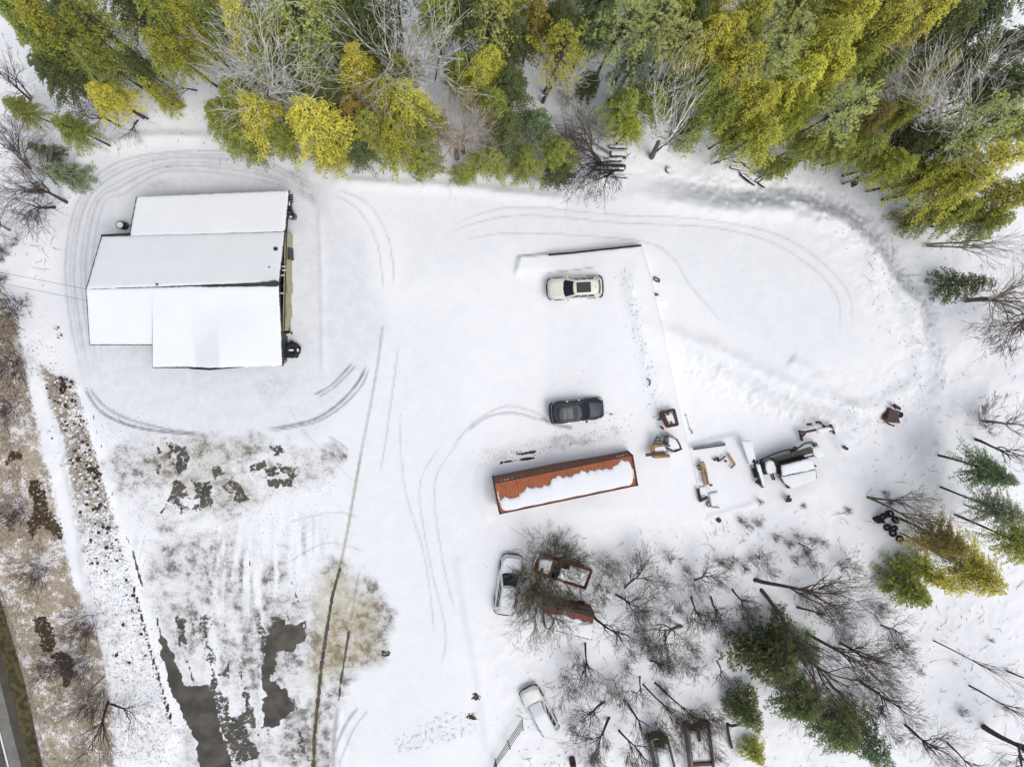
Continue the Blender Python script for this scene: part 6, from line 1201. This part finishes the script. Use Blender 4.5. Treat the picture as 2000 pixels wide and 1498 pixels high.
B(2010, 600, 1975, 700, 6, 'mauve', 'thin bare tree drooping over the snow below the stout brown trunk', 'tree', 1.1); B(1918, 822, 2060, 850, 10, 'grey', 'grey trunk with snapped branches at its foot by the right edge', 'sparse', .8); B(1905, 858, 2040, 905, 9, 'dark', 'dark thin trunk below the one with the snapped branches', 'sparse', .9); B(1925, 835, 1960, 800, 2.5, 'dark', 'snapped branches at the foot of the grey trunk', 'brush', .8)
B(1693, 970, 1900, 1070, 11, 'moss', 'mossy leaning trunk above the tyre heap', 'sparse', .7); B(1700, 972, 1840, 985, 7, 'mauve', 'bare branches rising right from above the tyre heap', 'tree', .8); B(1757, 1040, 1930, 1120, 10, 'moss', 'second mossy trunk running right from the tyre heap', 'sparse', .5); B(1883, 985, 2050, 1050, 9, 'grey', 'grey trunk slanting off the right edge above the golden conifer', 'sparse', .6)
B(1822, 1250, 2060, 1370, 11, 'mauve', 'long thin trunk crossing the open snow at lower right', 'sparse', .4); B(1892, 1338, 2080, 1440, 10, 'brown', 'brown trunk in the lower right corner, left of the stoutest one', 'sparse', .6); B(1920, 1418, 2100, 1530, 12, 'brown', 'stoutest brown trunk in the lower right corner', 'tree', 1.5); B(1768, 1415, 1900, 1540, 10, 'brown', 'brown leaning trunk at the bottom edge left of the corner', 'tree', 1.0)
B(1850, 1450, 1950, 1560, 9, 'brown', 'short brown leaning trunk beside the stoutest one', 'sparse', .7); B(1967, 1310, 2080, 1350, 8, 'brown', 'brown trunk entering at the right edge above the corner', 'sparse', .7)
B(1474, 1132, 1740, 1215, 11, 'mauve', 'long dark trunk arching right across the lower thicket, uppermost', 'tree', 1.0); B(1487, 1152, 1720, 1430, 11, 'mauve', 'long straight dark trunk leaning down-right through the thicket', 'tree', .9); B(1526, 1241, 1760, 1460, 10, 'brown', 'smooth brown trunk leaning over the dark conifers', 'tree', 1.15); B(1575, 1238, 1790, 1330, 10, 'mauve', 'dark trunk rising right beyond the smooth brown one', 'tree', .95)
B(1556, 1185, 1680, 1230, 6, 'mauve', 'short arching bare tree under the uppermost long trunk', 'tree', 1.1)
B(1388, 1165, 1420, 1250, 6, 'mauve', 'forked dark bare tree in the middle of the brush', 'tree', 1.1); B(1350, 1165, 1365, 1240, 5.5, 'mauve', 'bare tree just left of the forked dark one', 'tree', 1.15); B(1356, 1133, 1400, 1120, 4, 'mauve', 'bare tree topmost of the middle brush', 'tree', 1.2); B(1330, 1222, 1250, 1250, 5, 'moss', 'mossy low trunk curling left in the middle brush', 'sparse', 1.5)
B(1202, 1160, 1270, 1215, 6, 'mauve', 'black-stemmed bare tree right of the red van', 'tree', 1.15); B(1220, 1147, 1265, 1085, 4, 'mauve', 'small bare tree above the black-stemmed one', 'tree', 1.1); B(1160, 1205, 1240, 1290, 6, 'dark', 'dark bare tree starting at the red van\'s right end', 'tree', 1.1); B(1143, 1255, 1148, 1370, 6, 'dark', 'dark forked bare tree growing down from the red van', 'tree', .95)
B(1255, 1335, 1390, 1480, 8.5, 'brown', 'straight brown trunk reaching down to the dark red truck', 'tree', .6); B(1278, 1332, 1440, 1470, 9, 'brown', 'taller brown trunk right beside the straight one above the dark red truck', 'tree', .6); B(1226, 1374, 1290, 1480, 6, 'brown', 'curving brown trunk with a knob at its foot', 'sparse', 1.0); B(1208, 1425, 1300, 1540, 7, 'brown', 'thick brown trunk at the bottom edge of the brush', 'tree', .8)
B(1180, 1370, 1110, 1430, 5, 'brown', 'small bare tree right of the minivan', 'tree', 1.2); B(1190, 1400, 1150, 1500, 5, 'brown', 'low spreading tree below the minivan\'s right side', 'tree', 1.2); B(1270, 1290, 1330, 1300, 4, 'dark', 'black gnarled tree in the lower brush', 'tree', 1.3); B(1250, 1320, 1240, 1390, 3.5, 'dark', 'black stump-like tree below the gnarled one', 'sparse', 1.2)
# brush over the wrecks
B(1062, 1092, 1055, 1190, 5.5, 'moss', 'greenish brush tree sprawling over the wagon and the red pickup', 'tree', 1.5); B(1070, 1095, 1095, 1200, 5, 'moss', 'pale stemmed brush tree right beside the greenish one', 'tree', 1.3, var=1); B(1055, 1100, 1030, 1210, 5, 'moss', 'brush tree whose twigs fan down below the wagon', 'tree', 1.3, var=2); B(1072, 1090, 1080, 1050, 2.5, 'moss', 'twigs fanning up above the red pickup', 'brush', 1.3); B(1090, 1100, 1150, 1120, 3, 'moss', 'low thorny brush across the red pickup', 'brush', 1.4)
B(1050, 1165, 1040, 1260, 5, 'grey', 'grey brush tree left of the red van', 'tree', 1.1); B(1085, 1170, 1090, 1270, 5, 'grey', 'grey brush tree over the red van', 'tree', 1.2); B(1160, 1140, 1168, 1180, 3.5, 'mauve', 'thin brush right of the red pickup', 'brush', 1.1)
B(1040, 1120, 1015, 1180, 4, 'moss', 'mossy brush between the wagon and the red pickup', 'brush', 1.3); B(1110, 1150, 1130, 1200, 3.4, 'moss', 'mossy brush between the red pickup and the red van', 'brush', 1.8); 
B(1290, 1405, 1295, 1440, 3, 'moss', 'mossy vines on the dull green truck\'s cab', 'brush', 1.2); B(1352, 1400, 1370, 1440, 3, 'moss', 'mossy vines on the dark red truck\'s cab', 'brush', 1.4)
B(1640, 1255, 1760, 1300, 7, 'mauve', 'hazy bare tree right of the round dark conifer', 'tree', 1.2); B(1680, 1330, 1790, 1400, 7, 'mauve', 'hazy bare tree near the bottom right of the thicket', 'tree', 1.2); B(1600, 1150, 1650, 1140, 4, 'mauve', 'low hazy tree above the uppermost long trunk', 'tree', 1.2); B(1720, 1220, 1790, 1260, 5, 'mauve', 'hazy bare tree at the tip of the uppermost long trunk', 'tree', 1.1)
B(1430, 1150, 1480, 1220, 5, 'mauve', 'bare tree left of the long trunks\' feet', 'tree', 1.2); B(1300, 1230, 1290, 1300, 4.5, 'mauve', 'bare tree below the mossy low trunk', 'tree', 1.3); B(1400, 1290, 1430, 1350, 4, 'mauve', 'bare tree left of the round dark conifer', 'tree', 1.2); B(1560, 1060, 1600, 1090, 3, 'mauve', 'small hazy tree below the flatbed truck', 'tree', 1.3)
# left verge and left edge
B(212, 1370, 168, 1480, 8, 'brown', 'bare tree with a cut trunk on the roadside verge', 'tree', 1.0); B(218, 1374, 290, 1400, 3.5, 'brown', 'thin curved branches right of the cut roadside trunk', 'sparse', 1.2); B(205, 1320, 90, 1430, 7, 'grey', 'long thin bare tree leaning left across the verge', 'sparse', .9)
for (bx, by, tx, ty, h, lb) in ((176, 1212, 120, 1250, 2.4, 'tan brush by the strip above the two soil patches\' right side'), (178, 1290, 120, 1330, 2.4, 'tan brush right of the lower soil patch'), (115, 1305, 60, 1350, 2.2, 'tan brush left of the lower soil patch'), (90, 1105, 50, 1130, 2.2, 'tan brush above the upper soil patch'), (40, 985, -10, 1020, 2.2, 'tan brush at the left edge below the topmost soil spots'),
                                (200, 1345, 150, 1400, 2.6, 'grey brush above the cut roadside trunk'), (30, 690, -10, 720, 2.4, 'grey brush at the left edge level with the workshop\'s lower side'), (25, 800, -10, 830, 2.2, 'brown brush at the left edge below the workshop'), (20, 600, -20, 600, 2.6, 'grey brush at the left edge below the service wires')):
    B(bx, by, tx, ty, h*1.3, 'mauve', lb, 'brush', 1.5)
B(130, 395, 20, 330, 7, 'mauve', 'hazy bare tree at the left end of the plowed loop', 'tree', 1.1); B(108, 405, 10, 400, 6, 'mauve', 'bare tree at the left edge level with the workshop roof', 'tree', 1.2); B(60, 330, -30, 250, 7, 'mauve', 'bare tree at the left edge below the small dark round conifer', 'tree', 1.1); B(110, 360, 60, 300, 5, 'grey', 'grey bare tree beside the grey-green thin conifer', 'tree', 1.3)
B(60, 196, -20, 120, 11, 'brown', 'leaning brown trunk near the left edge in the upper wood', 'sparse', .5); B(62, 192, -10, 95, 10, 'brown', 'second leaning brown trunk right above the first near the left edge', 'sparse', .4); B(313, 190, 240, 110, 9, 'brown', 'upper of the paired leaning trunks on the open snow', 'sparse', .5); B(313, 186, 262, 118, 8, 'brown', 'lower of the paired leaning trunks on the open snow', 'sparse', .5)
B(281, 232, 190, 170, 8, 'moss', 'thick leaning trunk under the golden leaning conifer', 'sparse', .8); B(236, 248, 130, 195, 8, 'mauve', 'thin curved bare tree left of the thick leaning trunk', 'sparse', .9); B(270, 235, 235, 270, 2.5, 'dark', 'fallen dark branches at the thick leaning trunk\'s foot', 'sparse', 1.2); B(385, 178, 330, 160, 3.5, 'dark', 'dark fallen-looking branches left of the wood over the workshop', 'sparse', 1.0)
B(20, 450, -40, 420, 5, 'grey', 'grey bare tree cut by the left edge above the wires', 'tree', 1.1); B(352, 125, 300, 40, 9, 'brown', 'thin brown trunk under the tall olive conifer', 'sparse', .4); B(622, 200, 600, 60, 11, 'brown', 'thin dark trunk standing in the snow gap left of the round golden crown', 'sparse', .4); B(850, 160, 862, 60, 10, 'dark', 'thin dark trunk in the snow gap below the white branches', 'sparse', .3)
# shrub groups
ORD = ['leftmost', 'second from the left', 'third from the left', 'fourth from the left', 'fifth from the left', 'sixth from the left', 'seventh from the left', 'eighth from the left', 'ninth from the left']
def thicket(pts, tone, label, group, h0=1.3, h1=2.6, sp=1.0):
    pts = sorted(pts); n = len(pts)
    for i, (x_, y_) in enumerate(pts):
        lb = label if n == 1 else label+', '+('rightmost' if i == n-1 else ORD[i])
        B(x_, y_, x_+(x_-900)*.03+RT.uniform(-9, 9), y_+(y_-590)*.03+RT.uniform(-9, 9), RT.uniform(h0, h1), tone, lb, 'brush', sp, group)
thicket([(1440, 1010), (1455, 1028), (1470, 1015)], 'mauve', 'small dark shrub in the group below the girder', 'shrubs below the girder', .8, 1.4); thicket([(1478, 975)], 'brown', 'single brown shrub at the foot of the dark girder', None, 1.3, 1.5)
thicket([(1510, 1040), (1530, 1055), (1550, 1045), (1565, 1070), (1545, 1085), (1580, 1095), (1600, 1060), (1575, 1050)], 'mauve', 'dark twiggy shrub of the patch below the flatbed truck', 'shrubs below the flatbed truck', 1.0, 1.9)
thicket([(1395, 1090), (1412, 1100), (1430, 1085), (1445, 1100), (1470, 1090), (1488, 1080), (1500, 1110), (1405, 1130)], 'brown', 'brown bushy shrub in the row above the middle brush', 'brown shrubs above the middle brush', 1.3, 2.2, 1.0)
thicket([(1310, 1080), (1330, 1110), (1300, 1140), (1320, 1175), (1290, 1200), (1345, 1200)], 'mauve', 'thin dark shrub of the middle brush', 'shrubs of the middle brush', 1.5, 2.5)
thicket([(1280, 1280), (1310, 1300), (1335, 1285), (1360, 1310), (1290, 1330), (1340, 1260), (1230, 1270), (1250, 1245), (1215, 1300)], 'mauve', 'dark tangled shrub of the lower brush', 'shrubs of the lower brush', 1.5, 2.6, 1.1)
thicket([(1600, 1180), (1640, 1200), (1660, 1250), (1620, 1260), (1690, 1290), (1660, 1330), (1700, 1380)], 'mauve', 'dark hazy shrub among the long leaning trunks', 'shrubs among the long trunks', 1.6, 2.8, 1.1)
thicket([(1120, 1420), (1150, 1460), (1180, 1440), (1230, 1470), (1250, 1420), (1320, 1450), (1400, 1470), (1330, 1400)], 'brown', 'bare shrub between the wrecks at the bottom edge', 'shrubs at the bottom edge', 1.2, 2.2)
for (x_, y_, lb) in ((1175, 1110, 'brush clump right of the red pickup\'s tail'), (1205, 1105, 'brush clump above the black-stemmed bare tree'), (1240, 1190, 'brush clump under the black-stemmed bare tree'), (1270, 1250, 'brush clump left of the mossy low trunk'), (1190, 1330, 'brush clump between the forked dark tree and the gnarled one'), (1220, 1350, 'brush clump above the curving knobbed trunk'), (1300, 1370, 'brush clump between the two straight brown trunks'), (1380, 1390, 'brush clump above the dark red truck frame'), (1420, 1360, 'brush clump right of the two straight brown trunks'),
        (1370, 1200, 'brush clump at the foot of the forked dark tree'), (1410, 1210, 'brush clump right of the forked dark tree'), (1440, 1180, 'brush clump left of the long straight trunk\'s foot'), (1260, 1130, 'brush clump above the thin middle shrubs'), (1350, 1140, 'brush clump between the middle bare trees'), (1500, 1180, 'brush clump under the long straight trunk'), (1560, 1150, 'brush clump above the uppermost long trunk'),
        (1640, 1110, 'brush clump alone above the hazy low tree'), (1700, 1180, 'brush clump at the tip of the uppermost long trunk'), (1740, 1260, 'brush clump right of the long trunks\' crowns'), (1720, 1320, 'brush clump below the one right of the long crowns'), (1100, 1320, 'brush clump right above the minivan'), (1130, 1280, 'brush clump left of the forked tree growing down'), (1160, 1490, 'brush clump at the bottom edge right of the rusty barrel'), (1060, 1060, 'brush clump above the wagon\'s right side'), (1100, 1065, 'brush clump above the red pickup\'s cab'), (1025, 1100, 'brush clump right of the wagon\'s bonnet'), (1030, 1160, 'brush clump right of the wagon\'s door')):
    B(x_, y_, x_+(x_-900)*.05+RT.uniform(-14, 14), y_+(y_-590)*.05+RT.uniform(-14, 14), RT.uniform(2.2, 3.4), RT.choice(('mauve', 'brown', 'grey')), lb, 'brush', 1.15)
thicket([(1720, 960), (1730, 968), (1745, 975)], 'brown', 'leafy brown shrub beside the mossy leaning trunk', 'shrubs beside the mossy trunk', .6, 1.0); thicket([(1766, 425), (1560, 985), (1648, 990)], 'brown', 'lone little shrub poking out of open snow', 'lone little shrubs on open snow', .5, .9)
thicket([(1160, 250), (1140, 290), (1110, 270), (1085, 330), (1050, 350), (1170, 270)], 'grey', 'grey shrub under the bare trees at the wood edge', 'grey shrubs at the wood edge', 1.5, 2.5); thicket([(20, 500), (35, 470), (15, 540), (60, 430), (80, 380)], 'mauve', 'brown shrub at the left edge above and beside the wires', 'shrubs at the left edge', 1.2, 2.2)
thicket([(1850, 1480), (1800, 1450), (1700, 1470), (1740, 1430), (1950, 1480)], 'grey', 'grey shrub under the leaning trunks of the lower right corner', 'shrubs of the lower right corner', 1.2, 2.2)
thicket([(660, 250), (700, 240), (880, 170), (1080, 150), (1100, 200), (350, 90), (950, 230), (720, 150)], 'grey', 'grey undergrowth shrub in a snow gap of the upper wood', 'undergrowth of the upper wood', 1.5, 3)
# fallen twigs and small debris on the snow under the trees
mb = MB(); n1 = 0; RG = [((1380, 1000), (1990, 1498), 520), ((1000, 1040), (1400, 1498), 380), ((0, 0), (2000, 330), 420), ((1700, 380), (1990, 1000), 170), ((0, 330), (120, 560), 60)]
for (a, b, n_) in RG:
    for i in range(n_):
        x_, y_ = RT.uniform(a[0], b[0]), RT.uniform(a[1], b[1]); c = G(x_, y_, .03); an = RT.uniform(0, 6.28); L_ = RT.uniform(.15, .35+RT.random()**3*1.8); d = Vector((math.cos(an), math.sin(an), RT.uniform(0, .25)))*L_
        k_ = Vector((RT.gauss(0, .12), RT.gauss(0, .12), .03))*L_; mb.tube([c, c+d*.5+k_, c+d], [RT.uniform(.012, .03), .012, .008], 3, cap=False)
        if RT.random() < .3: mb.tube([c+d*.5+k_, c+d*.5+k_*4+Vector((-d.y, d.x, .1))*RT.uniform(-.6, .6)], .009, 3, cap=False)
tag(obj('fallen_twigs', mb, M['dark_wood']), 'fallen twigs and bark scattered on snow under the trees', 'twigs', kind='stuff')
for (x_, y_, lb) in ((1790, 1310, 'tiny dark sapling alone on the snow at lower right'), (1860, 1290, 'tiny sapling above the long thin trunk at lower right'), (1930, 1250, 'small bare sapling near the right edge at lower right'), (1880, 1400, 'bare sapling between the two brown corner trunks'), (1960, 1380, 'bare sapling right of the two brown corner trunks')):
    B(x_, y_, x_+12, y_+RT.uniform(-12, 12), RT.uniform(.9, 1.8), 'mauve', lb, 'brush', .8)
print('objects', len(bpy.data.objects))
